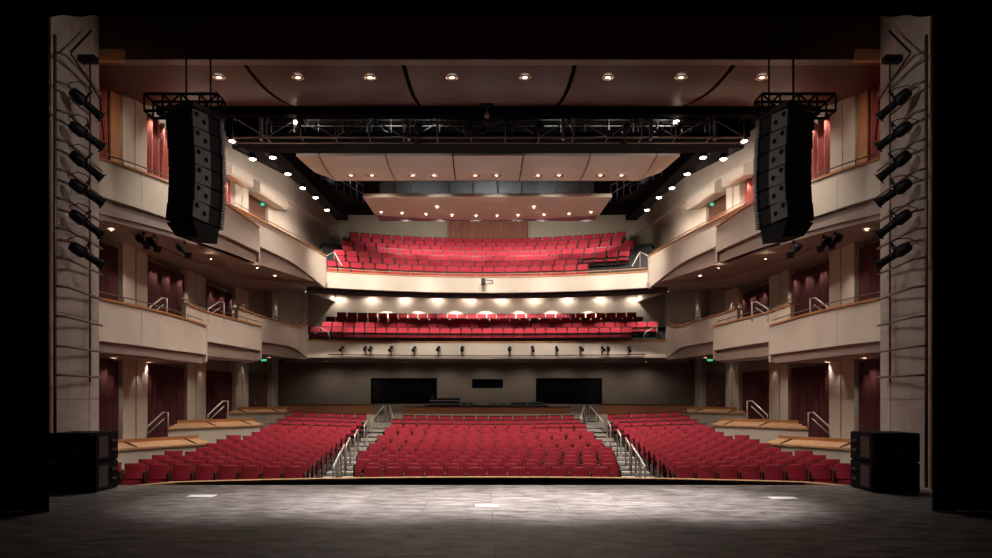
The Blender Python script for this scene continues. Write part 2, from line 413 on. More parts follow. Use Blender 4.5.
la = MB().box(-.30, -.265, -.18, .14, .15, .60).box(-.25, .25, .02, .14, .2, .53).add([(-.25, .26, .60), (.25, .26, .60), (.25, .285, .905), (-.25, .285, .905), (-.25, .30, .60), (.25, .30, .60), (.25, .32, .905), (-.25, .32, .905)], [(0, 1, 2, 3), (7, 6, 5, 4), (0, 4, 5, 1), (1, 5, 6, 2), (2, 6, 7, 3), (3, 7, 4, 0)])  # armrest, black strip added to darken the gap below the back, shell rim
restdark = MB()
def add_rest(x, y, z, rz):
    m = Matrix.Translation((x, y, z)) @ Matrix.Rotation(rz, 4, 'Z')
    rest.add([m @ Vector(v) for v in lb.v], lb.f); restdark.add([m @ Vector(v) for v in la.v], la.f)
seat_count = 0; end_panels = []
rowname = ['front'] + ORD[1:]
allseats = []
def xc(t): return 3.38+3.0*t-2.4*t*t
def xs_(t): return 4.92+1.88*t-1.36*t*t
for r in range(14):
    y0 = 19+r; t = r/13
    pitch = .56; n = int(round(2*xc(t)/pitch))
    for i in range(n):
        x = (i-(n-1)/2)*pitch+(.06 if r % 2 else -.06)
        k, sd = (i, 'left') if i < n/2 else (n-1-i, 'right')
        allseats.append((r, x, y0, '%s from the %s aisle in %s row of centre block' % (ORD[k], sd, rowname[r])))
    xi = xs_(t); xo = lerp(9.7, 8.72, t); n2 = int(round((xo-xi)/.545))
    for side, sg in (('left', -1), ('right', 1)):
        for i in range(n2):
            x = sg*(xi+(i+.5)*.545)
            allseats.append((r, x, y0, '%s from the aisle in %s row of %s block' % (ORD[i], rowname[r], side)))
for r, x, y0, lab in allseats:
    y = arc_y(x, y0); z = floor_z(x, y0); rz = math.atan2(-x/(y0+12), 1)*1.0
    rz = -math.asin(max(-1, min(1, x/(y0+12))))
    if r < 11 and seat_count < 300:
        if used[0]: o = copy_tree(seat0)
        else: o = seat0; used[0] = True
        o.location = (x, y, z); o.rotation_euler = (0, 0, -rz*-1 if False else rz)
        o['label'] = 'red theatre chair, '+lab; o['group'] = 'red theatre chairs of the orchestra'
        seat_count += 1
        endl = 'first from the' in lab
        if endl:
            rightside = ('left block' in lab) or ('first from the right' in lab)
            p_ = endp.copy(); COL.objects.link(p_); p_.parent = o; p_.location = (.29 if rightside else -.29, 0, 0)
    else: add_rest(x, y, z, rz)

bpy.data.objects.remove(endp)
# aisle stairs and loop handrails
for side, sx in SIDES:
    st = thing('aisle_stairs', 'carpeted aisle steps with pale nosings between the centre and %s blocks' % side, 'stairs', (sx*-4.1, 18.4, floor_z(4.2, 18.4)))
    tr = MB(); no = MB()
    ys = [18.6+1.*i for i in range(14)]+[32.2, 32.7, 33.1]
    for j, y0 in enumerate(ys):
        t = max(0, min(1, (y0-19)/13)); a = -xc(t)-.14; c = -xs_(t)+.06
        z = floor_z(4.3, y0)+.10+(max(0, y0-31.6)*.14)
        pts = [(lerp(c, a, k/4), arc_y(lerp(c, a, k/4), y0)) for k in range(5)]
        emit(MB().slab(pts, z-.4, z, 1.0 if y0 < 32 else .5), sx).build('tread', M['step'], st); emit(MB().slab(pts, z-.10, z+.03, .2, off=-.03), sx).build('nosing', M['nosing'], st)
    hr = [(335.5, 472, 19.2), (338.5, 460, 20.8), (342.5, 450, 22.6), (348, 441, 24.4), (356, 433.5, 26.6), (365.5, 427, 29)]
    for i, (px, py, d) in enumerate(hr):
        x = sx*XP(px, d); y0 = d+x*x/(2*(d+12)); zf = floor_z(x, y0)+.1
        xx = x+.0
        o = MB().tube([(xx, d-.28, zf-.08), (xx, d-.28, zf+.72), (xx, d-.24, zf+.80), (xx, d+.34, zf+.98), (xx, d+.40, zf+.92), (xx, d+.40, zf-.03)], .028, 8)
        solo('aisle_handrail', o, M['steel'], 'silver loop handrail in the %s aisle, %s' % (side, ('nearest the stage' if i == 0 else '%s from the stage' % ORD[i])), 'handrail', (xx, d, zf-.05), 'loop handrails along the aisles')
    for px0, nm in ((371, 'outer'), (394, 'inner')):
        x = sx*XP(px0, 31.6); zf = floor_z(4.6, 32)+.05
        x2 = x-.0; dy = 1.6
        o = MB(); xi = sx*.42*( -1 if nm == 'outer' else 1)*-1
        o.tube([(x, 31.7, zf-.05), (x, 31.7, zf+.55), (x+xi*.9, 33.0, zf+1.22), (x+xi*1.0, 33.2, zf+1.22), (x+xi*1.0, 33.2, zf+.2)], .035, 8)
        o.tube([(x+xi*.45, 32.4, zf), (x+xi*.45, 32.4, zf+.9)], .025, 8)
        solo('stair_handrail', o, M['steel'], 'tall sloping silver handrail at the top of %s aisle, %s side' % (side, nm), 'handrail', (x, 31.7, zf-.05))

# rear parapet of the orchestra + low beige wall + landing
struct('floor', MB().box(-11.6, 11.6, 33.3, 39.2, .35, .55), M['carpet'])
def ar(y0, x0, x1, n=12): return [(lerp(x0, x1, i/n), arc_y(lerp(x0, x1, i/n), y0)) for i in range(n+1)]
for x0, x1, nm, zt in ((-3.98, 3.98, 'centre', ZP(407, 33.4)), (-9.3, -5.32, 'left', ZP(404.7, 33.4)), (5.32, 9.3, 'right', ZP(404.7, 33.4))):
    t = thing('rear_parapet', 'low wood panelled wall behind the %s seat block' % nm, 'wall', ((x0+x1)/2, 33.3, .2))
    pts = ar(33.5, x0, x1)
    MB().slab(pts, .2, zt, .14).build('wood_panel', M['parapet'], t)
    MB().slab(pts, zt, zt+.03, .2, off=-.03).build('top_cap', M['arm'], t)
    MB().slab(pts, .1, ZP(414.3, 33.0), .22, off=-.26).build('beige_base', M['fascia'], t)

# rear wall of the orchestra with dark booth windows
bw = MB(); zb, zt = -.2, 4.2; Y = 38.7
wins = [(371, 437, 378, 403.5), (472, 503, 379, 388), (536, 602, 378, 403.5)]
WX = sorted([(XP(a, Y), XP(c, Y), ZP(e, Y), ZP(d_, Y)) for a, c, d_, e in wins])
xcur = -11.7
for x0, x1, z0, z1 in WX:
    bw.box(xcur, x0, Y, Y+.3, zb, zt); bw.box(x0, x1, Y, Y+.3, zb, z0); bw.box(x0, x1, Y, Y+.3, z1, zt); xcur = x1
bw.box(xcur, 11.7, Y, Y+.3, zb, zt)
struct('wall_back', bw, M['wallgrey'])
for i, (x0, x1, z0, z1) in enumerate(WX):
    w = struct('window_%d' % (i+1), MB().box(x0, x1, Y+.2, Y+.24, z0, z1), M['glassdark'])
    fr = MB(); f = .05
    fr.box(x0, x1, Y-.02, Y+.2, z0, z0+f); fr.box(x0, x1, Y-.02, Y+.2, z1-f, z1); fr.box(x0, x0+f, Y-.02, Y+.2, z0+f, z1-f); fr.box(x1-f, x1, Y-.02, Y+.2, z0+f, z1-f)
    if x1-x0 > 2:
        xm = (x0+x1)/2; fr.box(xm-.02, xm+.02, Y+.1, Y+.2, z0+f, z1-f)
    fr.build('window_frame', M['black'], w)
# sound desk things behind the parapet
zd = ZP(405.4, 34.4)
t = thing('mixing_desk_table', 'long black table behind the centre parapet carrying the sound gear', 'table', (0.2, 34.6, .55))
MB().box(XP(425, 34.5), XP(548, 34.5), 34.2, 35.1, zd-.05, zd).build('tabletop', M['black'], t)
for x in (XP(427, 34.5), XP(546, 34.5)):
    for y in (34.25, 35.05): MB().box(x-.03, x+.03, y-.03, y+.03, .55, zd-.05).build('leg', M['black'], t)
def gear(px0, px1, h, name, label, cat, kind):
    x0, x1 = XP(px0, 34.4), XP(px1, 34.4)
    t = thing(name, label, cat, ((x0+x1)/2, 34.5, zd))
    if kind == 'console':
        q = MB().add([(x0, 34.3, zd), (x1, 34.3, zd), (x1, 34.95, zd), (x0, 34.95, zd), (x0, 34.3, zd+h), (x1, 34.3, zd+h), (x1, 34.95, zd+h*.45), (x0, 34.95, zd+h*.45)], [(0, 1, 2, 3), (4, 5, 6, 7), (0, 1, 5, 4), (1, 2, 6, 5), (2, 3, 7, 6), (3, 0, 4, 7)])
        q.build('console_body', M['blackmetal'], t)
        MB().box(x0, x1, 34.27, 34.30, zd+.05, zd+.08).build('edge_strip', M['silvercase'], t)
        MB().box(x0, x1, 34.27, 34.30, zd+h*.6, zd+h*.6+.03).build('edge_strip', M['silvercase'], t)
        for i in range(5):
            xx = lerp(x0+.1, x1-.1, i/4); MB().tube([(xx, 34.4, zd+h*.8), (xx+.02, 34.32, zd+h+.08)], .012, 5).build('desk_lamp', M['silvercase'], t)
    else:
        MB().box(x0, x1, 34.3, 34.85, zd, zd+h, .015).build('case_body', M['blackmetal'], t)
        for zz in (zd+.01, zd+h-.035): MB().box(x0-.01, x1+.01, 34.285, 34.31, zz, zz+.025).build('edge_strip', M['silvercase'], t)
        MB().box((x0+x1)/2-.05, (x0+x1)/2+.05, 34.27, 34.30, zd+h*.4, zd+h*.6).build('latch', M['silvercase'], t)
gear(430, 460, .36, 'mixing_console', 'black mixing console with silver edges and small lamps on table', 'console', 'console')
gear(462, 473, .18, 'equipment_case', 'small silver-edged equipment case just right of the mixing console', 'case', 'case')
gear(478, 487, .09, 'equipment_case', 'thin low black case near the middle of the sound desk', 'case', 'case')
gear(491, 506, .13, 'equipment_case', 'pale edged case left of the longest case on sound desk', 'case', 'case')
gear(511, 543, .17, 'equipment_case', 'long low silver-edged case at right end of the sound desk', 'case', 'case')

# ================================================================== SIDE WALLS
def wall_solver(poly):
    def f(px):
        best = None
        d = poly[0][0]
        lo, hi = poly[0][0], poly[-1][0]
        for _ in range(50):
            mid = (lo+hi)/2; x = interp(poly, mid); p = CX+(x-CAMX)/mid*F
            if p < px: lo = mid
            else: hi = mid
        return (lo+hi)/2
    return f
LOW = [(16.8, -11.45), (37.9, -11.45), (39.8, -10.1)]
LOWI = [(16.8, -11.15), (37.9, -11.15), (39.8, -9.85)]
UPP = [(17.2, -10.75), (22, -10.7), (25.5, -10.5), (29, -9.95), (31.5, -9.65), (34.5, -9.25), (38, -8.8), (40.4, -8.5)]
def seg(poly, d0, d1, inset=0, n=6): return [(interp(poly, lerp(d0, d1, i/n))+inset, lerp(d0, d1, i/n)) for i in range(n+1)]
sl = wall_solver([(d, x+.3) for d, x in LOW]); su = wall_solver([(d, x+.2) for d, x in UPP])
def emit(mb, sx):
    return mb.flipx() if sx < 0 else mb
def curtain_grid(poly, d0, d1, inset, z0, z1, pitch=.34, amp=.10, seed=0):
    n = int((d1-d0)/pitch*9); m = 9; vs = []; fs = []; t = .02
    for s_ in (0, 1):
        for j in range(m+1):
            v = j/m; z = lerp(z0, z1, v)
            for i in range(n+1):
                u = i/n; d = lerp(d0, d1, u); w = 1.1*math.sin(u*9+seed)+.6*math.sin(u*17+2*seed)
                ph = 2*PI*(d-d0)/pitch+w*(1-v)*2.2
                vs.append((interp(poly, d)+inset+amp*(.55+.45*v)*math.sin(ph)-t*s_, d, z))
    N = (n+1)*(m+1)
    for j in range(m):
        for i in range(n):
            a = j*(n+1)+i; fs.append((a, a+1, a+n+2, a+n+1)); fs.append((N+a, N+a+n+1, N+a+n+2, N+a+1))
    for i in range(n): fs.append((i, N+i, N+i+1, i+1)); b = m*(n+1)+i; fs.append((b, b+1, N+b+1, N+b))
    for j in range(m):
        a = j*(n+1); fs.append((a, a+n+1, N+a+n+1, N+a)); b = a+n; fs.append((b, N+b, N+b+n+1, b+n+1))
    return MB().add(vs, fs, True)
def curtain_mb(poly, d0, d1, inset, z0, z1, pitch=.32, amp=.055):
    L = d1-d0; n = max(16, int(L/pitch*7)); pts = []
    for i in range(n+1):
        d = lerp(d0, d1, i/n); ph = 2*PI*(d-d0)/pitch
        pts.append((interp(poly, d)+inset+amp*math.sin(ph)+.02*math.sin(ph*.37+1), d+.03*math.sin(ph*2)))
    return MB().slab(pts, z0, z1, .03)
zMs = 6.55
for side, sx in SIDES:
    so = MB(); ysf = [16.9, 20, 24, 28, 30.1, 33, 36, 38.6, 39.7]; vs = []
    for y in ysf:
        zz = 6.66 if y < 30.1 else 6.68+(y-30.1)/(39.9-30.1)*1.14
        xin = interp(UPP, y)+.25 if y < 30 else lerp(-6.9, -10.2, (y-30.1)/9.8)+.05
        xo = -11.5
        vs += [(xo, y, zz), (xin, y, zz), (xin, y, zz+.15), (xo, y, zz+.15)]
    fs = [(0, 1, 2, 3), tuple(4*(len(ysf)-1)+q for q in (3, 2, 1, 0))]
    for i in range(len(ysf)-1):
        for q in range(4): fs.append((4*i+q, 4*i+(q+1) % 4, 4*i+4+(q+1) % 4, 4*i+4+q))
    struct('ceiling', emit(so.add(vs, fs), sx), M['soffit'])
    # plain wall behind
    struct('wall_'+side, emit(MB().slab(seg(LOW, 16.9, 37.8, 0, 20), -1.6, [sofz(p[1])+.12 for p in seg(LOW, 16.9, 37.8, 0, 20)], .3, off=.0), sx), M['wallgrey'])
    struct('wall_'+side, emit(MB().slab([(-11.45, 37.8), (-11.45, 38.69)], -1.6, 3.9, .3), sx), M['wallgrey'])
    struct('wall_'+side, emit(MB().slab([(-11.5, 37.2), (-11.2, 37.7), (-10.12, 39.7)], 3.96, [7.62, 7.66, 7.88], .25), sx), M['cream'])
    # pilasters
    piers = MB()
    for a, g, c in ((123, 136, 147.5), (187.5, 196, 206), (235.5, 242, 248.5), (272, 275, 278)):
        da, dg, dc = sl(a), sl(g), sl(c)
        pt = sofz(da)+.1
        piers.slab(seg(LOW, da, dg-.04, .3, 2), -1.2, pt, .3); piers.slab(seg(LOW, dg+.04, dc, .3, 2), -1.2, pt, .3)
        piers.slab(seg(LOW, dg-.05, dg+.05, .2, 2), -1.2, pt, .2)
    struct('trim_5', emit(piers, sx), M['cream'])
    # curtains on two levels
    places = ['nearest the stage', 'second bay from the stage', 'third bay from the stage']
    for k, (a, c) in enumerate(((95, 122.5), (148, 187), (206.5, 235))):
        d0, d1 = sl(a), sl(c)
        for lev, z0, z1 in (('orchestra', -.2, 3.0), ('mezzanine', (3.40, 3.70, 4.04)[k], 6.45)):
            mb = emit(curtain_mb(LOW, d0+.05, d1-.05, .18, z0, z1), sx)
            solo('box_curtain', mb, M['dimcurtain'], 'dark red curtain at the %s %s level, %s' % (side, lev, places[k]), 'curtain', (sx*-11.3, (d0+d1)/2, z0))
    # doorway
    for lev, z0, z1, zs in (('orchestra', .6, 3.6, ZP(360, 34.3)), ('mezzanine', 3.7, 6.5, ZP(281, 34))):
        d0, d1 = sl(248.5), sl(272)
        o = struct('door_1', emit(MB().slab(seg(LOW, d0+.1, d1-.1, .08, 2), z0, z1-.5, .08), sx), M['header'])
        struct('handle', emit(MB().slab(seg(LOW, d0+1.5, d0+1.75, .12, 1), z0+1.0, z0+1.06, .04), sx), M['steel'], o)
        xs = XP(264, 34); e = thing('exit_sign', 'small green exit sign over the %s %s level doorway' % (side, lev), 'sign', (sx*xs, 34, zs-.1))
        MB().box(sx*xs-.16, sx*xs+.16, 33.97, 34.03, zs-.10, zs+.10, .01).build('sign_box', M['greymetal'], e)
        MB().box(sx*xs-.13, sx*xs+.13, 33.95, 33.97, zs-.07, zs+.07).build('lit_panel', M['exit'], e)
        MB().tube([(sx*xs, 34, zs+.1), (sx*xs, 34, zs+.55)], .012).build('hanger', M['greymetal'], e)
    # ---------- upper level wall
    def zt(d): return interp([(17, 10.9), (19.1, 11.05), (22, 11.45), (26, 11.9), (30, 12.1), (42, 12.2)], d)
    pl = seg(UPP, 17.3, 40.4, 0, 24)
    up = MB()
    # solid above openings
    zo = 10.45
    up.slab(pl, [zo+ (0.35 if p[1] < 26.5 else 0) for p in pl], [max(zt(p[1]), 11.2)+.3 for p in pl], .25)
    # solid behind rail height
    up.slab(pl, [sofz(p[1])+.25 for p in pl], [max(7.3, sofz(p[1])+.5) for p in pl], .25)
    ops = [(90, 123), (147, 187), (215, 235.5), (248.5, 273)]
    cur = 17.3
    for a, c in ops:
        da = max(17.35, su(a)); dc = su(c)
        if da > cur+.1: up.slab(seg(UPP, cur, da, 0, 3), 7.3, 10.9, .25)
        cur = dc
    up.slab(seg(UPP, cur, 40.4, 0, 8), 7.3, 10.9, .25)
    struct('wall_'+side, emit(up, sx), M['cream'])
    pi_ = MB()
    for a, g, c in ((123, 135, 147), (187, 196, 206), (235.5, 242, 248.5)):
        da, dg, dc = su(a), su(g), su(c)
        pi_.slab(seg(UPP, da, dg-.03, .2, 2), 6.9, zo+.35, .2); pi_.slab(seg(UPP, dg+.03, dc, .2, 2), 6.9, zo+.35, .2)
    struct('trim_6', emit(pi_, sx), M['fascia'])
    for k, (a, c) in enumerate(((92, 122.5), (147.5, 187), (207, 235))):
        d0, d1 = max(17.5, su(a)), su(c)
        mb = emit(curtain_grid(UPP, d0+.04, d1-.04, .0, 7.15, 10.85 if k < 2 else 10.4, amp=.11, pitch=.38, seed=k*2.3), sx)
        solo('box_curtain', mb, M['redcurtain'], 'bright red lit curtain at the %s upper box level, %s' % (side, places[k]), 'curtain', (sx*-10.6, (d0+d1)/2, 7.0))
        xm = interp(UPP, (d0+d1)/2)
        for q in range(3):
            dd = lerp(d0+.4, d1-.4, q/2); xq = interp(UPP, dd)+.24
            spot((sx*xq, dd, 10.80 if k < 2 else 10.35), (sx*(xq-.16), dd, 8.6), 60, 90, .7, r=.04)
    dw0, dw1 = su(113), su(122.5)
    struct('trim_9', emit(MB().slab(seg(UPP, dw0, dw1, .14, 2), 7.1, 10.8, .05), sx), M['wood'])
    # dark door recess + canopies
    d0, d1 = su(248.5), su(273)
    o = struct('door_2', emit(MB().slab(seg(UPP, d0+.02, d1-.02, -.12, 2), 6.9, 10.45, .1), sx), M['header'])
    struct('handle', emit(MB().slab(seg(UPP, d0+1.3, d0+1.5, -.05, 1), 7.9, 7.96, .05), sx), M['steel'], o)
    xs = XP(262, 30.6); zs = ZP(204.5, 30.6)
    e = thing('exit_sign', 'small green exit sign under the %s upper doorway canopy' % side, 'sign', (sx*xs, 30.6, zs-.1))
    MB().box(sx*xs-.14, sx*xs+.14, 30.57, 30.63, zs-.09, zs+.09, .01).build('sign_box', M['greymetal'], e)
    MB().box(sx*xs-.11, sx*xs+.11, 30.55, 30.57, zs-.06, zs+.06).build('lit_panel', M['exit'], e)
    for nm, a, c in (('door', 250, 279), ('curtain', 221, 243)):
        da, dc = su(a), su(c); p = seg(UPP, da, dc, 0, 4)
        cv = MB(); vs = []; n = len(p)
        for (x, y) in p: vs += [(x, y, 10.42), (x+.55, y, 10.36), (x+.62, y, 10.42), (x+.62, y, 10.78), (x, y, 11.0)]
        fs = [(0, 1, 2, 3, 4), tuple(5*(n-1)+k for k in (4, 3, 2, 1, 0))]
        for i in range(n-1):
            for k in range(5): fs.append((5*i+k, 5*i+(k+1) % 5, 5*i+5+(k+1) % 5, 5*i+5+k))
        cv.add(vs, fs); struct('trim_7', emit(cv, sx), M['fascia'])
    # cream cornice under front ceiling
    struct('trim_8', emit(MB().slab(seg(UPP, 17.5, 23.5, .1, 8), [zt(q[1])-.22 for q in seg(UPP, 17.5, 23.5, 0, 8)], [zt(q[1])+.0 for q in seg(UPP, 17.5, 23.5, 0, 8)], .1), sx), M['cream'])
    struct('trim_8', emit(MB().slab(seg(UPP, 25, 40.2, .12, 12), [zt(q[1])-1.0 for q in seg(UPP, 25, 40.2, 0, 12)], [zt(q[1])-.88 for q in seg(UPP, 25, 40.2, 0, 12)], .12), sx), M['fascia'])

# ================================================================== BOXES
def make_box(side, sx, pts, label, slabz, beam, wallpoly, joints=(), ymin=0, metal=True):
    """pts: (px, ytop, ybot, d) on the left side"""
    P3 = crom([(XP(a, d), d, ZP(b, d), ZP(c, d)) for a, b, c, d in pts], 6)
    plan = [(p[0], p[1]) for p in P3]; zt_ = [p[2] for p in P3]; zb_ = [p[3] for p in P3]
    e = thing('theatre_box', label, 'theatre box', (sx*plan[0][0], plan[0][1], min(zb_)))
    fr = MB(); n = len(plan); cuts = sorted(set([0, n-1]+[int(n*j) for j in joints]))
    for a, c in zip(cuts, cuts[1:]):
        pl = plan[a:c+1]; zz = zb_[a:c+1]; zq = zt_[a:c+1]
        if a > 0: pl = [(pl[0][0]+(pl[1][0]-pl[0][0])*.04, pl[0][1]+(pl[1][1]-pl[0][1])*.04)]+pl[1:]
        fr.slab(pl, zz, zq, .14)
    fr.slab(plan, [z+.02 for z in zb_], [z-.02 for z in zt_], .1, off=.05)
    emit(fr, sx).build('front_panel', M['fascia'], e)
    emit(MB().slab(plan, zt_, [z+.055 for z in zt_], .34, off=-.05), sx).build('wood_rail', M['wood'], e)
    if metal:
        rl = MB().tube([(p[0]-.12, p[1], z+.22) for p, z in zip(plan, zt_)], .018, 6)
        for i in range(0, n, 5): rl.tube([(plan[i][0]-.12, plan[i][1], zt_[i]+.04), (plan[i][0]-.12, plan[i][1], zt_[i]+.22)], .012, 5)
        emit(rl, sx).build('safety_rail', M['pipe'], e)
    # inset beam under the front
    if beam:
        m0 = n-1
        bp = [(p[0]-.16, p[1]-.0) for p in plan[:m0]]
        emit(MB().slab(bp, [min(beam[0], z-.0) for z in zb_[:m0]], [z+.1 for z in zb_[:m0]], .2), sx).build('soffit_beam', M['soffit' if len(beam) < 9 else 'cream'], e)
    # floor slab back to the wall
    poly = [(p[0]-.1, p[1]) for p in plan if p[1] >= ymin]; back = [(interp(wallpoly, p[1])+.02, p[1]) for p in reversed(poly)]
    emit(MB().prism(poly+back, slabz, slabz+.3), sx).build('floor_slab', M['soffit'], e)
    # end cheek closing the far end
    p = plan[-1]; wx = interp(wallpoly, p[1])
    emit(MB().slab([p, (lerp(p[0], wx, .5), p[1]+.0), (wx, p[1])], slabz+.05, min(zt_[-1], slabz+1.2), .12, off=-.12), sx).build('end_panel', M['cream'], e)
    return e, plan, zt_
ZC = CAMZ
for side, sx in SIDES:
    # mezzanine level
    make_box(side, sx, [(96, 299, 340.5, 17.35), (135, 307, 345, 18.9), (172, 316, 350, 21.2), (206, 326.5, 354.5, 24.0)], 'lower %s theatre box nearest the stage, cream front with wood rail' % side, ZC+1.08, (ZC+1.05, 0, .97), LOW, (.42,))
    make_box(side, sx, [(186, 304.5, 338, 23.3), (207, 312.5, 341.5, 24.6), (235, 320, 346, 26.4), (261, 327, 350.5, 28.3)], 'lower %s theatre box in the middle, curved cream front' % side, ZC+1.38, (ZC+1.30, 0, .97), LOW, ymin=24.05)
    make_box(side, sx, [(238, 309, 337, 27.4), (262, 317, 341.5, 29.2), (290, 325, 346.5, 32.0), (300, 326, 352, 33.2), (308, 325, 359, 33.6)], 'lower %s theatre box joining the mezzanine front' % side, ZC+1.72, (ZC+1.85, 0, .6), LOW, ymin=28.35)
    # upper level
    make_box(side, sx, [(94, 158.5, 194, 17.35), (135, 171, 207, 18.3), (172, 184.7, 219.5, 19.4), (206, 199, 231, 20.8)], 'upper %s theatre box nearest the stage, partly behind the loudspeaker array' % side, ZC+4.55, (ZC+4.42, 0, .97), UPP, (.42,))
    make_box(side, sx, [(192, 187, 222, 21.2), (230, 208, 238, 23.0), (259, 228, 252, 25.0)], 'upper %s theatre box in the middle, curved cream front' % side, ZC+4.72, (ZC+4.72, 0, .97), UPP, ymin=20.85)
    make_box(side, sx, [(236, 208, 235, 24.0), (259, 220, 246, 25.5), (290, 236.5, 261, 27.6), (308, 246.5, 274, 29.0), (326, 257, 288.5, 30.1)], 'upper %s theatre box sweeping into the upper balcony front' % side, ZC+4.80, (ZC+4.85, 0, .5), UPP, ymin=25.05)

# orchestra-level box ledges
def ledge(side, sx, pts, zt_, zfl, label, wy):
    P3 = crom([(XP(a, d), d) for a, d in pts], 5); plan = [(p[0], p[1]) for p in P3]
    e = thing('side_ledge', label, 'ledge', (sx*plan[0][0], plan[0][1], -1))
    emit(MB().slab(plan, -1.0, zt_-.16, .14), sx).build('low_wall', M['fascia'], e)
    vs = []; n = len(plan); fs = []
    for i, p in enumerate(plan):
        a = plan[max(0, i-1)]; b_ = plan[min(n-1, i+1)]; l = math.hypot(b_[0]-a[0], b_[1]-a[1]); nx, ny = -(b_[1]-a[1])/l, (b_[0]-a[0])/l
        o1 = (p[0]-nx*.06, p[1]-ny*.06); o2 = (p[0]+nx*.42, p[1]+ny*.42)
        vs += [(o1[0], o1[1], zt_-.17), (o2[0], o2[1], zt_-.02), (o2[0], o2[1], zt_+.03), (o1[0], o1[1], zt_-.11)]
    for i in range(n-1):
        for k in range(4): fs.append((4*i+k, 4*i+(k+1) % 4, 4*i+4+(k+1) % 4, 4*i+4+k))
    fs += [(0, 1, 2, 3), tuple(4*(n-1)+k for k in (3, 2, 1, 0))]
    emit(MB().add(vs, fs), sx).build('sloping_counter', M['woodlight'], e)
    rl = MB().slab([(p[0]-.40, p[1]+.12) for p in plan], zt_+.02, zt_+.13, .06); emit(rl, sx).build('back_rim', M['wood'], e)
    dv = MB()
    for i in (n//3, 2*n//3):
        p = plan[i]; dv.tube([(p[0]+.05, p[1]-.03, zt_-.1), (p[0]-.38, p[1]+.1, zt_+.06)], .025, 6)
    emit(dv, sx).build('divider', M['pipe'], e)
    poly = [(p[0]-.12, p[1]+.02) for p in plan]; back = [(-11.1, poly[-1][1]), (-11.1, poly[0][1])]
    emit(MB().prism(poly+back, zfl-.2, zfl), sx).build('floor_slab', M['carpet'], e)
for side, sx in SIDES:
    ledge(side, sx, [(96, 18.6), (118, 20.6), (165, 22.0), (200, 23.0), (209, 23.7)], ZP(440, 23), -.25, 'curved wood topped ledge at %s nearest the stage' % side, 0)
    ledge(side, sx, [(168, 24.6), (215, 26.3), (250, 27.4), (262, 28.2)], ZP(422, 27.4), .1, 'curved wood topped ledge at %s in the middle' % side, 0)
    ledge(side, sx, [(224, 30.2), (262, 31.8), (297, 33.0)], ZP(409.5, 32.4), .5, 'wood topped ledge at %s farthest from the stage' % side, 0)
    # stair rails by the boxes
    for (px, py, d, w, h, lv) in ((147, 427, 22.8, 16, 14.5, 'orchestra ledge nearest the stage'), (208, 415, 26.6, 15, 14, 'middle orchestra ledge'), (150, 307, 20.6, 12, 9, 'lower box nearest the stage'), (208, 309, 24.2, 11, 7, 'middle lower box')):
        x0 = XP(px, d); z0 = ZP(py, d); x1 = XP(px+w, d+.4); z1 = ZP(py-h, d+.4); x2 = XP(px+w+5, d+.5)
        q = MB().tube([(x0, d, z0-.45), (x0, d, z0), (x1, d+.4, z1), (x2, d+.5, z1), (x2, d+.5, z1-.7)], .024, 8)
        q.tube([(x0+.04, d, z0-.2), (x1+.04, d+.4, z1-.2)], .014, 6)
        solo('stair_rail', emit(q, sx), M['steel'], 'sloping metal stair rail beside the %s %s' % (side, lv), 'handrail', (sx*x0, d, z0-.45))

# ================================================================== BALCONIES
def arcfront(xe, ye, yc, n=28, k=None):
    return [(lerp(-xe, xe, i/n), yc-(yc-ye)*(lerp(-1, 1, i/n))**2) for i in range(n+1)]
# upper balcony
ub = thing('upper_balcony', 'upper balcony with bright cream curved front and wood rail', 'balcony', (0, 31.6, ZC+4.6))
pf = arcfront(6.9, 30.1, 31.6)
MB().slab(pf, ZC+4.62, ZC+5.30, .2).build('front_panel', M['fascia'], ub)
MB().slab(pf, ZC+5.30, ZC+5.36, .32, off=-.04).build('wood_rail', M['wood'], ub)
rl = MB().tube([(x, y+.2, ZC+5.50) for x, y in pf], .016, 6)
for i in range(1, len(pf)-1, 3): rl.tube([(pf[i][0], pf[i][1]+.2, ZC+5.34), (pf[i][0], pf[i][1]+.2, ZC+5.5)], .012, 5)
rl.build('safety_rail', M['woodlight'], ub)
# soffit
n = len(pf); vs = []
for (x, y) in pf: vs += [(x, y+.1, ZC+4.64), (x*1.48, 39.9, ZC+5.78), (x*1.48, 39.9, ZC+5.98), (x, y+.1, ZC+4.9)]
fs = [(0, 1, 2, 3), tuple(4*(n-1)+k for k in (3, 2, 1, 0))]
for i in range(n-1):
    for k in range(4): fs.append((4*i+k, 4*i+(k+1) % 4, 4*i+4+(k+1) % 4, 4*i+4+k))
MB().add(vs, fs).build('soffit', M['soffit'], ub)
# stepped floor for the seats
stp = MB()
def ubrow(r): return 33.0+r*1.0, ZC+6.08-.86+r*.445
for r in range(7):
    y0, z = ubrow(r); xe = lerp(7.6, 8.5, (r+1)/7)
    pts = [(lerp(-xe, xe, i/16), y0-.55-.030*lerp(-xe, xe, i/16)**2) for i in range(17)]
    stp.slab(pts, z-.6, z, 1.1 if r < 6 else 2.4)
stp.slab([(x*.98, y+.25) for x, y in pf], ZC+4.9, ZC+5.22, 1.2)
stp.build('seating_steps', M['balstep'], ub)
for r in range(7):
    y0, z = ubrow(r)
    xl = 7.25
    npos = int(2*xl/.545)
    for i in range(npos+1):
        x = -xl+(i+.5+(.25 if r % 2 else -.1))*.545
        if x > xl: continue
        if (r < 2 and x > 4.6) or (r == 2 and x > 6.8): continue
        add_rest(x, y0-.030*x*x, z, -math.atan(.06*x)*-1 if False else -math.asin(.06*x*.95)*1.0)
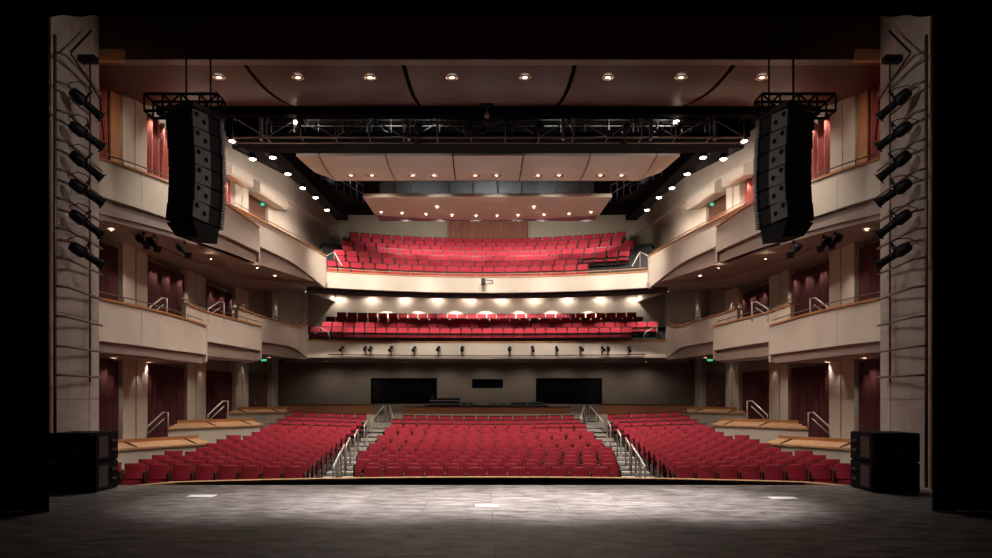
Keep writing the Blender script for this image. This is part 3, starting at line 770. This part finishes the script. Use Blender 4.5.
# mezzanine
mz = thing('mezzanine_balcony', 'mezzanine balcony with cream front carrying a row of black spotlights', 'balcony', (0, 35, ZC+1.8))
pm = arcfront(8.65, 33.6, 35.0)
MB().slab(pm, ZC+1.84, ZC+2.60, .2).build('front_panel', M['fascia'], mz)
MB().slab(pm, ZC+2.60, ZC+2.68, .32, off=-.04).build('wood_rail', M['wood'], mz)
MB().slab(pm, ZC+1.80, ZC+1.88, .3, off=-.14).build('bottom_ledge', M['fascia'], mz)
n = len(pm); vs = []
for (x, y) in pm: vs += [(x, y+.05, ZC+1.82), (x*1.3, 38.75, ZC+1.76), (x*1.3, 38.75, ZC+1.96), (x, y+.1, ZC+2.0)]
fs = [(0, 1, 2, 3), tuple(4*(n-1)+k for k in (3, 2, 1, 0))]
for i in range(n-1):
    for k in range(4): fs.append((4*i+k, 4*i+(k+1) % 4, 4*i+4+(k+1) % 4, 4*i+4+k))
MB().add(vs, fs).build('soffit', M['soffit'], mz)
stp = MB()
for r in range(4):
    y0 = 36.2+.9*r; z = ZC+3.46-.86+.345*r; xe = lerp(8.7, 10.0, (r+1)/4)
    stp.slab([(lerp(-xe, xe, i/16), y0-.5-.012*lerp(-xe, xe, i/16)**2) for i in range(17)], z-.5, z, 1.0 if r < 3 else 1.9)
stp.slab([(x*.98, y+.25) for x, y in pm], ZC+2.0, ZC+2.3, 1.6)
stp.build('seating_steps', M['balstep'], mz)
for r in range(4):
    y0 = 36.2+.9*r; z = ZC+3.46-.86+.345*r; xl = (8.9, 8.7, 8.5, 8.3)[r]; npos = int(2*xl/.545)
    for i in range(npos+1):
        x = -xl+(i+.5+(.25 if r % 2 else -.1))*.545
        if x > xl: continue
        if r == 0 and x > 7.4: continue
        add_rest(x, y0-.012*x*x, z, -math.asin(.024*x))
t = thing('seat_rows', 'remaining red seats: rear orchestra rows, mezzanine and upper balcony', 'seats', (0, 30, 0), None, 'stuff')
ro = rest.build('theatre_seats', M['seatred']); ro.parent = t; ro.matrix_parent_inverse = Matrix.Identity(4)
ro.location = (0, -30, 0)
ra = restdark.build('armrests_and_gap_strips', M['arm']); ra.parent = t; ra.location = (0, -30, 0)
# balcony walls
for px in (385, 417, 455, 486, 520, 553, 590):
    spot((XP(px, 39), 39.05, ZC+5.42), (XP(px, 39), 39.10, ZC+3.6), 330, 92, .2, r=.03)
struct('wall_back', MB().slab([(-10.2, 39.75), (0, 39.75), (10.2, 39.75)], 3.6, ZC+5.9, .2), M['fascia'])
struct('wall_back', MB().slab([(lerp(-8.7, 8.7, i/12), 40.4-.003*lerp(-8.7, 8.7, i/12)**2) for i in range(13)], ZC+5.9, 12.4, .2), M['olive'])
solo('rear_drape', drape(XP(448, 39.8), XP(528, 39.8), 39.9, ZC+7.9, ZP(221, 39.8), amp=.06, pitch=.3), M['rosecurtain'], 'rose brown pleated drape behind the upper balcony seats', 'curtain', (0, 39.9, ZC+7.9))
# handrails at balcony sides
for side, sx in SIDES:
    for lab, pts_ in (('upper balcony', [(324, 262, 31.2), (326, 256, 31.4), (334, 252, 32.6), (342, 266, 31.6)]), ('mezzanine', [(313, 340, 35.2), (317, 326, 35.4), (328, 332, 35.3), (331, 341, 35.2)])):
        q = MB().tube([(XP(a, d), d, ZP(b_, d)) for a, b_, d in pts_], .03, 8)
        if lab == 'mezzanine': q.tube([(XP(317, 35.4), 35.4, ZP(326, 35.4)), (XP(317, 35.4), 35.4, ZP(341, 35.4))], .025, 6)
        else: q.tube([(XP(334, 32.6), 32.6, ZP(252, 32.6)), (XP(334, 32.6), 32.6, ZP(268, 32.6))], .025, 6)
        solo('balcony_handrail', emit(q, sx), M['steel'], 'silver stair handrail at the %s end of the %s' % (side, lab), 'handrail', (sx*XP(pts_[0][0], pts_[0][2]), pts_[0][2], ZP(pts_[0][1], pts_[0][2])))
    # guard rails at the side cross aisles
    for lab, p0, p1, zf, d in (('upper', 300, 333, 0, 36.5), ('mezzanine', 290, 307, 0, 36.6)):
        q = MB(); ya, yb = ((246, 226) if lab == 'upper' else (319, 306))
        A = Vector((XP(p0, d), d, ZP(ya, d))); B = Vector((XP(p1, d+.6), d+.6, ZP(yb if lab == 'mezzanine' else 252, d+.6)))
        if lab == 'mezzanine':
            A.z = ZP(319, d); B.z = ZP(308, d+.6)
        for k in range(3): q.tube([A-Vector((0, 0, k*.28)), B-Vector((0, 0, k*.28))], .016, 6)
        for k in range(5):
            c = A.lerp(B, k/4); q.tube([c+Vector((0, 0, 0)), c-Vector((0, 0, .85))], .016, 6)
        solo('guard_rail', emit(q, sx), M['greymetal'], 'thin metal guard rail by the %s side wall of the %s level' % (side, lab), 'railing', (sx*A.x, d, A.z-.85))

# spotlights on mezzanine front
pipe = [(x, y-.28) for x, y in arcfront(7.6, 33.9, 35.0)]
solo('lighting_pipe', MB().tube([(x, y, ZC+1.95) for x, y in pipe], .03, 8), M['pipe'], 'thin lighting pipe along the bottom of the mezzanine front', 'pipe', (0, 34.7, ZC+1.9))
mp_ = [344, 366, 371, 391, 414, 438, 462, 510, 533, 557, 581, 602, 607, 627]
for i, px in enumerate(mp_):
    d = 34.2; x = XP(px, d); yy = interp([(p[0], p[1]) for p in pipe], x)-.12
    o = new_profile(); loc = Vector((x, yy, ZP(348.3, yy)))
    place(o, loc, loc+Vector((random.uniform(-.15, .15), -1, -.35-.2*random.random())), .62, 'small black spotlight %s from the left on the mezzanine front' % ORD[i], 'spotlights on the mezzanine front')
    o.rotation_euler.rotate_axis('Z', PI)
    MB_ = MB().tube([(x, yy, loc.z), (x, yy-.02+.1, ZC+1.95)], .018, 6)
    s_ = MB_.build('stand', M['blackmetal']); s_.parent = o
    M4 = Matrix.LocRotScale(o.location, o.rotation_euler, o.scale)
    s_.matrix_parent_inverse = M4.inverted()
# projector device on upper front
dx = XP(483, 31.4); t = thing('projector', 'small black projector with pale arm on the upper balcony front', 'projector', (dx, 31.2, ZP(286, 31.3)))
MB().box(dx-.08, dx+.10, 31.05, 31.4, ZP(285, 31.3), ZP(279, 31.3), .02).build('body', M['blackmetal'], t)
MB().tube([(dx+.08, 31.3, ZP(280, 31.3)), (dx+.4, 31.4, ZP(280, 31.3)), (dx+.45, 31.5, ZP(282, 31.3))], .03, 6).build('arm', M['greymetal'], t)

# soffit lights
for i, px in enumerate([338, 371, 404, 437, 470, 502, 535, 568, 602, 635]):
    y = 39.35; x = XP(px, y); z = lerp(ZC+4.64, ZC+5.78, (y-31.6)/(39.9-31.6))
    downlight(dl_small, (x, y, z-.02), 'small downlight %s from the left above the mezzanine seats' % ORD[i], 'downlights above the mezzanine seats')
    spot((x, y, z-.06), (x, y+.15, 4), 42, 172, .5, r=.05)
    spot((x*.97, 35.2, ZC+5.0), (x*.97, 36.4, ZC+2.6), 260, 70, .7)
for i, px in enumerate([326, 367, 406, 445, 485, 525, 565, 605, 646]):
    y = 37.4; x = XP(px, y); z = ZC+1.78
    downlight(dl_warm, (x, y, z-.02), 'tiny downlight %s from the left under the mezzanine' % ORD[i], 'downlights under the mezzanine')
    spot((x, y, z-.08), (x, y+.6, 0), 34, 150, .8, r=.05)
for side, sx in SIDES:
    for i, (px, py, zz) in enumerate(((111.5, 229, ZC+4.55), (149, 244, ZC+4.55), (211, 258, ZC+4.55), (257, 267, ZC+4.70), (275, 275.6, ZC+4.80), (291, 283, ZC+4.80), (306, 291, ZC+4.80))):
        d = (zz-CAMZ)*F/(HY-py); x = XP(px, d)
        downlight(dl_small, (sx*x, d, zz-.02), 'small downlight under the upper %s boxes, %s from the stage' % (side, ORD[i]), 'downlights under the upper boxes')
        spot((sx*x, d, zz-.08), (sx*x, d, 0), 60, 110, .7, r=.05)
    for i, (px, py, zz) in enumerate(((113.5, 358, ZC+1.08), (149.7, 362, ZC+1.08), (210.6, 358, ZC+1.38), (257.6, 354, ZC+1.72), (269, 357.5, ZC+1.72), (284.5, 361, ZC+1.72))):
        d = (zz-CAMZ)*F/(HY-py); x = XP(px, d)
        downlight(dl_small, (sx*x, d, zz-.02), 'small downlight under the lower %s boxes, %s from the stage' % (side, ORD[i]), 'downlights under the lower boxes')
        spot((sx*x, d, zz-.08), (sx*x, d, -1), 26, 110, .7, r=.05)
    for yy, zz, p in ((31.9, 6.58, 26), (37.0, 7.2, 22), (31.9, ZC+1.68, 16), (22.2, ZC+1.02, 10), (27.2, ZC+1.3, 12)):
        spot((sx*-10.92, yy, zz), (sx*-11.0, yy, 0), p, 64, .35, r=.03)
    for a_, b_ in ((23.2, 25.8), (28.2, 31.0)):
        for q in range(3):
            yy = lerp(a_+.3, b_-.3, q/2); spot((sx*-10.95, yy, 6.5), (sx*-11.25, yy, 4.5), 40, 75, .5, r=.03)
    for px, dlev in ((241, ZC+3.9), (275, ZC+3.9)):
        pass

# ================================================================== OVERHEAD: clouds, bridge, catwalks
cl = thing('ceiling_reflector', 'long tan acoustic ceiling panel in seven segments with downlights', 'ceiling panel', (0, 26.3, ZP(154.5, 25)))
edges = [XP(296, 25), XP(319, 25), XP(385.6, 25), XP(452.7, 25)]; edges = edges+[-e for e in reversed(edges)]
def cz(y): return interp([(25, ZP(156, 25)), (26, ZP(156, 25)-.10), (27.1, ZP(156, 25)-.10), (27.9, ZP(156, 25)-.0)], y)
for k, (a, c) in enumerate(zip(edges, edges[1:])):
    g = .025; ysl = [25, 25.5, 26, 26.6, 27.2, 27.9]; vs = []; n = len(ysl)
    for j, y in enumerate(ysl):
        aa, cc = a+g, c-g
        if k == 0: aa = a+.55*(j/5)**1.0+(.25 if j > 3 else 0)*(j-3)
        if k == len(edges)-2: cc = c-.55*(j/5)-(.25 if j > 3 else 0)*(j-3)
        if k == 0: aa = min(aa, cc-.05)
        if k == len(edges)-2: cc = max(cc, aa+.05)
        z = cz(y); vs += [(aa, y, z), (cc, y, z), (cc, y, z+.1), (aa, y, z+.1)]
    fs = [(0, 1, 2, 3), tuple(4*(n-1)+q for q in (3, 2, 1, 0))]
    for i in range(n-1):
        for q in range(4): fs.append((4*i+q, 4*i+(q+1) % 4, 4*i+4+(q+1) % 4, 4*i+4+q))
    MB().add(vs, fs).build('panel', M['cloud'], cl)
    MB().box(a+g, c-g, 24.95, 24.999, cz(25)-.01, cz(25)+.05).build('edge_lip', M['lip'], cl)
for i, px in enumerate([351, 372, 413, 434, 475.5, 496.5, 538, 559, 600.5, 621.5]):
    y = 26.8; x = XP(px, y)
    downlight(dl_flat, (x, y, cz(y)-.015), 'downlight %s from the left in the tan ceiling panel' % ORD[i], 'downlights in the tan ceiling panel')
    spot((x, y, cz(y)-.1), (x, y-2.5, 0), 640, 110, .9)
    if i % 2: spot((x, 27.8, cz(y)-.1), (x*.9, 31.5, ZC+5), 60, 100, .9)
# lower balcony panel
lp = thing('ceiling_reflector', 'lower pale curved ceiling panel dotted with lights over the upper balcony', 'ceiling panel', (0, 31, ZP(195.5, 29)))
x0 = XP(363, 29); nA = 20; fr_ = [(lerp(x0, -x0, i/nA), 29.0) for i in range(nA+1)]
vs = []; n = nA+1
for i, (x, y) in enumerate(fr_):
    u = x/abs(x0); yb = 32.7-.9*u*u; xb = x*.99
    vs += [(x, 29, ZP(197, 29)), (xb, yb, ZP(197, 29)-.02), (xb, yb, ZP(197, 29)+.15), (x, 29, ZP(197, 29)+.15)]
fs = [(0, 1, 2, 3), tuple(4*(n-1)+q for q in (3, 2, 1, 0))]
for i in range(n-1):
    for q in range(4): fs.append((4*i+q, 4*i+(q+1) % 4, 4*i+4+(q+1) % 4, 4*i+4+q))
MB().add(vs, fs).build('panel', M['cloud'], lp)
MB().box(x0, -x0, 28.92, 28.999, ZP(197.5, 29), ZP(195, 29)).build('edge_lip', M['lip'], lp)
for i, (px, py) in enumerate([(381, 212), (402, 213), (426, 214), (437, 207), (452, 215), (476, 215.5), (497, 215.5), (518, 215), (534, 207), (544, 214.5), (569, 213.5), (591, 212)]):
    zz = ZP(197, 29)-.02; d = (zz-CAMZ)*F/(HY-py); d = min(d, 32.2 if 390 < px < 580 else 31.9); x = XP(px, d)
    downlight(dl_small, (x, d, zz-.015), 'small light %s from the left in the lower ceiling panel' % ORD[i], 'lights in the lower ceiling panel')
    spot((x, d, zz-.09), (x, d+2.4, ZC+5.8), 75, 125, .9)
    if i % 2: spot((x, 33.1, zz-.05), (x*1.25, 40, ZC+7.4), 380, 80, .9)  # lamp added at the panel rear to brighten the balcony back wall
# control booth strip above the lower panel
bo = thing('projection_booth', 'dim projection booth strip with pale window posts above the balcony', 'booth', (0, 32.5, ZP(197, 29)+.15))
zb0, zb1 = ZP(197, 29)+.17, 12.3
MB().box(x0, -x0, 33.6, 33.7, zb0, zb1).build('back_wall', M['boothwall'], bo)
MB().box(x0, -x0, 31.8, 33.6, zb0, zb0+.05).build('booth_floor', M['greymetal'], bo)
for px in (449, 473, 498, 522):
    x = XP(px, 31.8); MB().box(x-.03, x+.03, 31.75, 31.85, zb0+.05, zb1).build('window_post', M['lip'], bo)
q = MB()
for px in (395, 410, 540, 555, 580): x = XP(px, 33.5); MB().box(x-.02, x+.02, 33.5, 33.6, zb0, zb1).build('wall_batten', M['greymetal'], bo)
MB().box(x0, XP(447, 33.5), 33.45, 33.55, zb0+.35, zb0+.39).build('wall_rail', M['greymetal'], bo); MB().box(XP(524, 33.5), -x0, 33.45, 33.55, zb0+.35, zb0+.39).build('wall_rail', M['greymetal'], bo)
for px, w in ((470, .2), (486, .22), (498, .25), (514, .2)):
    x = XP(px, 32.6); MB().box(x-w/2, x+w/2, 32.4, 32.8, zb0+.30, zb0+.8, .03).build('projector_unit', M['blackmetal'], bo)
for px, k in ((474, 0), (492, 1), (505, 2), (420, 3), (548, 4)):
    x = XP(px, 32.2); MB().lathe([(0, 0), (.05, 0), (.05, -.02), (0, -.03)], 10, Matrix.Translation((x, 32.2, zb0+.55+.1*(k % 2)))).build('work_lamp', M['bulb'], bo)
    spot((x, 32.0, zb1-.4), (x, 33.4, zb0+.3), 42, 150, .9, col=(1, .97, .94))
# lighting bridge
def truss(mb, A, B, h, w, step, r=.03):
    A, B = Vector(A), Vector(B); t = (B-A); L = t.length; t.normalize(); u = Vector((0, 0, 1)); v = t.cross(u).normalized()
    offs = [u*0+v*(-w/2), u*0+v*(w/2), u*h+v*(-w/2), u*h+v*(w/2)]
    for o in offs: mb.tube([A+o, B+o], r, 6)
    n = max(1, int(L/step))
    for i in range(n+1):
        c = A+t*(L*i/n)
        for a, b_ in ((0, 2), (1, 3), (0, 1), (2, 3)): mb.tube([c+offs[a], c+offs[b_]], r*.7, 5)
        if i < n:
            c2 = A+t*(L*(i+1)/n)
            mb.tube([c+offs[0 if i % 2 else 2], c2+offs[2 if i % 2 else 0]], r*.7, 5); mb.tube([c+offs[1 if i % 2 else 3], c2+offs[3 if i % 2 else 1]], r*.7, 5)
br = thing('lighting_bridge', 'black lighting bridge with railings spanning the ceiling', 'bridge', (0, 23.2, ZP(140, 23.2)))
MB().box(XP(152, 22.8), -XP(152, 22.8), 22.5, 22.8, ZP(118, 22.8), ZP(103, 22.8)).build('upper_beam', M['black'], br)
MB().box(XP(236, 23.6), -XP(236, 23.6), 23.3, 24.6, ZP(153, 24.6), ZP(140, 24)).build('lower_beam', M['black'], br)
q = MB(); truss(q, (XP(232, 23), 23.3, ZP(139, 23.2)), (-XP(232, 23), 23.3, ZP(139, 23.2)), .68, .5, 1.1); q.build('truss', M['greymetal'], br)
q = MB()
for zz in (ZP(133, 24.4), ZP(126, 24.4), ZP(120, 24.4)): q.tube([(-7.6, 24.4, zz), (7.6, 24.4, zz)], .02, 6)
for i in range(19): x = lerp(-7.6, 7.6, i/18); q.tube([(x, 24.4, ZP(141, 24.4)), (x, 24.4, ZP(119, 24.4))], .02, 6)
q.build('railing', M['steel'], br)
q = MB()
for px in (262, 409, 563, 650, 714): x = XP(px, 23.1); MB().box(x-.04, x+.04, 22.9, 23.1, ZP(141, 23.1), ZP(116, 23.1)).build('hanger', M['greymetal'], br)
for i, px in enumerate([300, 350, 380, 418, 470, 482, 538, 556, 605, 625, 660, 676]):
    o = new_profile(); d = 23.0; loc = Vector((XP(px, d), d-.1, ZP(132 if px not in (300, 676) else 124, d)))
    place(o, loc, loc+Vector((random.uniform(-.5, .5), -.9 if i % 3 else .9, -.55)), .9, 'black spotlight %s from the left on the lighting bridge' % ORD[i], 'spotlights on the lighting bridge')
for i, px in enumerate((297, 384, 424, 560, 620, 676)):
    x = XP(px, 22.9); r_ = .10 if i in (0, 5) else .03
    o = MB().lathe([(0, 0), (r_, 0), (r_, -.06), (0, -.08)], 12, Matrix.Translation((x, 22.85, ZP(122, 22.9)))) if i in (0, 5) else None
    if o: solo('work_light', o, M['bulb'], 'bright white work light at the %s end of the lighting bridge' % ('left' if i == 0 else 'right'), 'light', (x, 22.9, ZP(122, 22.9)))
    spot((x, 23.9, ZP(119, 24)+.15), (x*1.02, 24.2, 10.5), 40 if i in (0, 5) else 16, 160, .8, col=(.95, .95, 1))
# side catwalks with grey rails
for side, sx in SIDES:
    cw = thing('side_catwalk', 'black catwalk with grey railings above the %s side aisle' % side, 'catwalk', (sx*-6.8, 24, 11))
    q = MB(); A = Vector((sx*XP(243, 24.9), 25.0, ZP(146, 24.9))); B = Vector((sx*XP(352, 33), 33.4, ZP(203, 33.2)))
    dirv = (B-A); side_v = Vector((dirv.y, -dirv.x, 0)).normalized()*.5
    vs = [A-side_v, A+side_v, B+side_v, B-side_v]; vs += [v+Vector((0, 0, .12)) for v in vs]
    MB().add(vs, [(0, 1, 2, 3), (7, 6, 5, 4), (0, 4, 5, 1), (1, 5, 6, 2), (2, 6, 7, 3), (3, 7, 4, 0)]).build('deck', M['black'], cw)
    for sgn in (-1, 1):
        for hh in (.45, .85): q.tube([A+side_v*sgn+Vector((0, 0, hh)), B+side_v*sgn+Vector((0, 0, hh))], .025, 6)
        for k in range(14): c = A.lerp(B, k/13)+side_v*sgn; q.tube([c, c+Vector((0, 0, .9))], .02, 6)
    q.build('railing', M['greymetal'], cw)
    for k in (.08, .8): c = A.lerp(B, k); spot((c.x, c.y, 12.3), (c.x, c.y+.5, 10), 110, 150, .8, col=(.9, .95, 1))
    struct('ceiling', emit(MB().prism([(-8.8, 23.5), (-7.55, 23.5), (-6.9, 34.8), (-7.45, 34.8), (-7.62, 31), (-7.92, 27), (-8.05, 25)], 10.68, 12.33), sx), M['black'])
    # downlight row along side
    row = [(232.5, 141), (252.6, 159), (272.7, 157.5), (288, 174), (302.8, 188), (315.5, 197.5), (327, 210)]
    for i, (px, py) in enumerate(row):
        zz = 10.55 if i != 1 else 10.2
        d = (zz-CAMZ)*F/(HY-py); x = XP(px, d)
        t = thing('house_light', 'bright round house light beside the %s wall, %s from the stage' % (side, ORD[i]), 'light', (sx*x, d, zz), 'house lights along the side walls')
        MB().lathe([(.0, .16), (.12, .16), (.13, .0), (.11, -.0), (.10, .03)], 14, Matrix.Translation((sx*x, d, zz))).build('can', M['blackmetal'], t)
        MB().lathe([(0, .02), (.115, .02), (.115, -.012), (.06, -.045), (0, -.055)], 14, Matrix.Translation((sx*x, d, zz))).build('lamp', M['bulb'], t)
        MB().tube([(sx*x, d, zz+.15), (sx*x, d, 10.70)], .02, 6).build('stem', M['blackmetal'], t)
        spot((sx*(x-.15), d, zz-.02), (sx*(x-2.0), d+.5, 11.0), 70, 130, .9, r=.1)
        if i >= 4: spot((sx*x, d, zz-.12), (sx*(x-2.0), d+2.2, 7.6), 330, 62, .9, r=.1)
        spot((sx*x, d, zz-.12), (sx*(x-1.5), d+.6, 6.5), 400, 125 if i < 4 else 150, .9, r=.1)

# hanging microphone
mx, my = XP(487, 21.8), 21.8
t = thing('hanging_microphone', 'small device hanging on a thin wire from the ceiling centre', 'microphone', (mx, my, ZP(118, my)))
MB().tube([(mx, my, ZP(113, my)), (mx, my, ceil_z(my)+.02)], .008, 6).build('wire', M['steel'], t)
MB().lathe([(0, .12), (.03, .1), (.07, .0), (.07, -.06), (0, -.1)], 12, Matrix.Translation((mx, my, ZP(115.5, my)))).build('body', M['steel'], t)
MB().lathe([(0, 0), (.22, 0), (.22, -.03), (0, -.03)], 20, Matrix.Translation((mx, my-.2, ceil_z(my-.2)-.01))).build('ceiling_plate', M['black'], t)

# ================================================================== LOUDSPEAKERS
def line_array(side, sx):
    cx, cy = XP(199, 17.0), 16.75
    t = thing('line_array', 'tall black hanging line array loudspeaker at the %s of the opening' % side, 'loudspeaker', (sx*cx, cy, ZP(244, 17)))
    W, D = .80, 1.02; th = math.radians(-22)
    n = 6; z = ZP(121, 17); ch = (ZP(121, 17)-ZP(228, 17))/n
    R = Matrix.Rotation(th, 4, 'Z')
    yoff = [.0, .07, .12, .14, .11, .02]; tl = [-.09, -.05, -.02, .02, .10, .2]
    for i in range(n):
        zc = z-ch*(i+.5)
        T = Matrix.Translation((cx, cy, zc)) @ R @ Matrix.Translation((0, yoff[i]*.6, 0)) @ Matrix.Rotation(-tl[i]*.5, 4, 'X')
        h = ch*.485
        m = MB().box(-W/2, W/2, -D/2, D/2-.12, -h, h, .02).xf(T)
        cab = emit(m, sx).build('cabinet', M['subblack'], t)
        # side plate with round holes (facing the centre line)
        s_ = MB().box(W/2+.002, W/2+.02, -D/2+.02, .0, -h+.01, h-.01).xf(T); emit(s_, sx).build('side_plate', M['arrayrear'], cab)
        hl = MB()
        for hy, hz in ((-.38, .10), (-.14, -.02)):
            mm = T @ Matrix.Translation((W/2+.022, hy, hz)) @ Matrix.Rotation(PI/2, 4, 'Y')
            emit(MB().lathe([(0, 0), (.06, 0), (.06, .008), (0, .008)], 12, mm), sx).build('handle_hole', M['black'], cab)
        gr = MB()
        for k in range(7):
            zz = lerp(-h+.02, h-.02, k/6); gr.box(-W/2+.01, W/2+.03, D/2-.12, D/2+.0, zz-.018, zz+.018)
        emit(gr.xf(T), sx).build('front_grille', M['greymetal'], cab)
        gb = MB().box(-W/2, W/2+.01, D/2-.14, D/2-.04, -h, h).xf(T); emit(gb, sx).build('grille_backing', M['black'], cab)
    b_ = MB().box(-W/2-.05, W/2+.05, -D/2, D/2, z+.0, z+.12).xf(Matrix.Translation((cx, cy, 0)) @ R); emit(b_, sx).build('fly_frame', M['blackmetal'], t)
    b_ = MB(); b_.tube([(cx-.2, cy, z+.1), (cx-.2, cy, 10.4)], .025); b_.tube([(cx+.3, cy+.2, z+.1), (cx+.3, cy+.2, 10.4)], .02)
    truss(b_, (cx-1.15, cy+.1, ZP(117, 17)), (cx+.6, cy+.1, ZP(117, 17)), .40, .45, .4, .035); emit(b_, sx).build('rigging', M['black'], t)
    zb_ = ZP(228, 17)
    b_ = MB().add([(-.40, -.48, zb_), (.42, -.48, zb_), (.42, .35, zb_-.05), (-.40, .35, zb_-.05), (-.3, -.3, zb_-.28), (.40, -.3, zb_-.38), (.40, .30, zb_-.42), (-.3, .30, zb_-.32)], [(0, 1, 2, 3), (7, 6, 5, 4), (0, 4, 5, 1), (1, 5, 6, 2), (2, 6, 7, 3), (3, 7, 4, 0)]).xf(Matrix.Translation((cx, cy, 0)) @ R)
    emit(b_, sx).build('bottom_cabinet', M['subblack'], t)
for side, sx in SIDES: line_array(side, sx)

for side, sx in SIDES:
    x0, x1 = XP(48, 14.3), XP(95.5, 14.3); hh = .60
    if sx < 0: x0 += .27; x1 += .27
    for k, nm in ((0, 'bottom'), (1, 'top')):
        z0 = k*(hh+.01)+.01
        t = thing('subwoofer', 'black subwoofer cabinet, %s of the stack on the %s of the stage' % (nm, side), 'loudspeaker', (sx*(x0+x1)/2, 14.75, z0-.01))
        emit(MB().box(x0, x1, 14.3, 15.2, z0, z0+hh, .02), sx).build('cabinet', M['subblack'], t)
        emit(MB().box(x1, x1+.015, 14.4, 14.75, z0+.08, z0+hh-.08, .005), sx).build('side_panel', M['arrayrear'], t)
        for hz in (.18, .38): emit(MB().box(x1+.004, x1+.03, 14.88, 15.08, z0+hz, z0+hz+.06, .008), sx).build('handle', M['arrayrear'], t)
        q = MB()
        for (a, c) in ((x0+.08, z0+.06), (x1-.08, z0+.06), (x0+.08, z0+hh-.06), (x1-.08, z0+hh-.06)):
            emit(MB().lathe([(0, 0), (.04, 0), (.03, .02), (0, .025)], 12, Matrix.Translation((a, 14.3, c)) @ Matrix.Rotation(PI/2, 4, 'X')), sx).build('caster_dish', M['blackmetal'], t)
        emit(MB().box((x0+x1)/2-.12, (x0+x1)/2+.12, 14.285, 14.302, z0+.2, z0+.36, .005), sx).build('connector_plate', M['arrayrear'], t)
# fixtures under the nearest upper box
for side, sx in SIDES:
    for i, (px, py) in enumerate(((141, 240), (152, 243), (182, 249))):
        o = new_profile(); d = 19.6; loc = Vector((sx*XP(px, d), d, ZP(py, d)))
        place(o, loc, loc+Vector((sx*.7, -.5, -.6)), .8, 'black spotlight under the %s upper box, %s from the wall' % (side, ORD[i]), 'spotlights under the upper boxes')

# ================================================================== LIGHTING
# stage pool from overhead stage lamps
for x, p in ((-4.3, 2000), (-1.7, 4200), (1.0, 5200), (3.7, 4200)):
    spot((x, 13.9, 8.6), (x*1.02, 13.15, 0), p*1.65, 34, 1.0, col=(1, .95, .92), r=.4)
# front-of-house wash from the bridge spotlights onto the balcony fronts
for x in (-6, -3.6, -1.2, 1.2, 3.6, 6):
    spot((x*.9, 24.9, 10.3), (x*1.08, 31.4, ZC+4.95), 1300, 34, .9, col=(1, .92, .82), r=.15)
    spot((x*.9, 24.9, 10.25), (x*1.2, 35, ZC+2.3), 1250, 34, 1.0, col=(1, .91, .80), r=.15)
# tower wash: lamps added to brighten towers, side boxes and upper pilasters
for side, sx in SIDES:
    for yy in (18.9, 21.6):
        spot((sx*-8.9, yy, 10.3), (sx*-10.6, yy+.8, 8.2), 45, 110, .9, r=.08)
    spot((sx*-2.5, 13.2, 9.2), (sx*-9.3, 16.0, 6.3), 330, 80, .9, col=(1, .90, .80), r=.3)
    spot((sx*-1.5, 23, 10.2), (sx*-9.2, 19.6, 4.6), 700, 75, 1, col=(1, .90, .80), r=.3)
    spot((sx*-.8, 24.6, 10.2), (sx*-8.6, 28, 5.2), 520, 70, 1, col=(1, .90, .80), r=.3)

for x in (-5.6, -2.8, 0, 2.8, 5.6):  # uplights added for bounce on the ceiling panels, no fixtures there
    spot((x*1.0, 31.0-.02*x*x, ZC+5.0), (x*.9, 26.4, 10.6), 100, 75, .9, col=(1, .88, .78), r=.15)
    pass
    spot((x*.85, 30.2, ZC+5.0), (x*.75, 31.2, 10.3), 34, 100, .9, col=(1, .88, .84), r=.15)
w = bpy.data.worlds.new('World'); S.world = w; w.use_nodes = True
w.node_tree.nodes['Background'].inputs[0].default_value = (0, 0, 0, 1); w.node_tree.nodes['Background'].inputs[1].default_value = 0
cam = bpy.data.cameras.new('Camera'); co = bpy.data.objects.new('Camera', cam); COL.objects.link(co)
co.location = (CAMX, 0, CAMZ); co.rotation_euler = (PI/2, 0, 0)
cam.sensor_width = 36; cam.lens = F*36/992; cam.shift_x = (496-CX)/992; cam.shift_y = (HY-279)/992
cam.clip_end = 200; S.camera = co
S.view_settings.view_transform = 'Standard'; S.view_settings.look = 'None'; S.view_settings.gamma = 1; S.view_settings.use_curve_mapping = False
S.view_settings.exposure = 0.0
S.cycles.use_denoising = True
S.cycles.max_bounces = 6; S.cycles.diffuse_bounces = 4; S.cycles.sample_clamp_indirect = 6
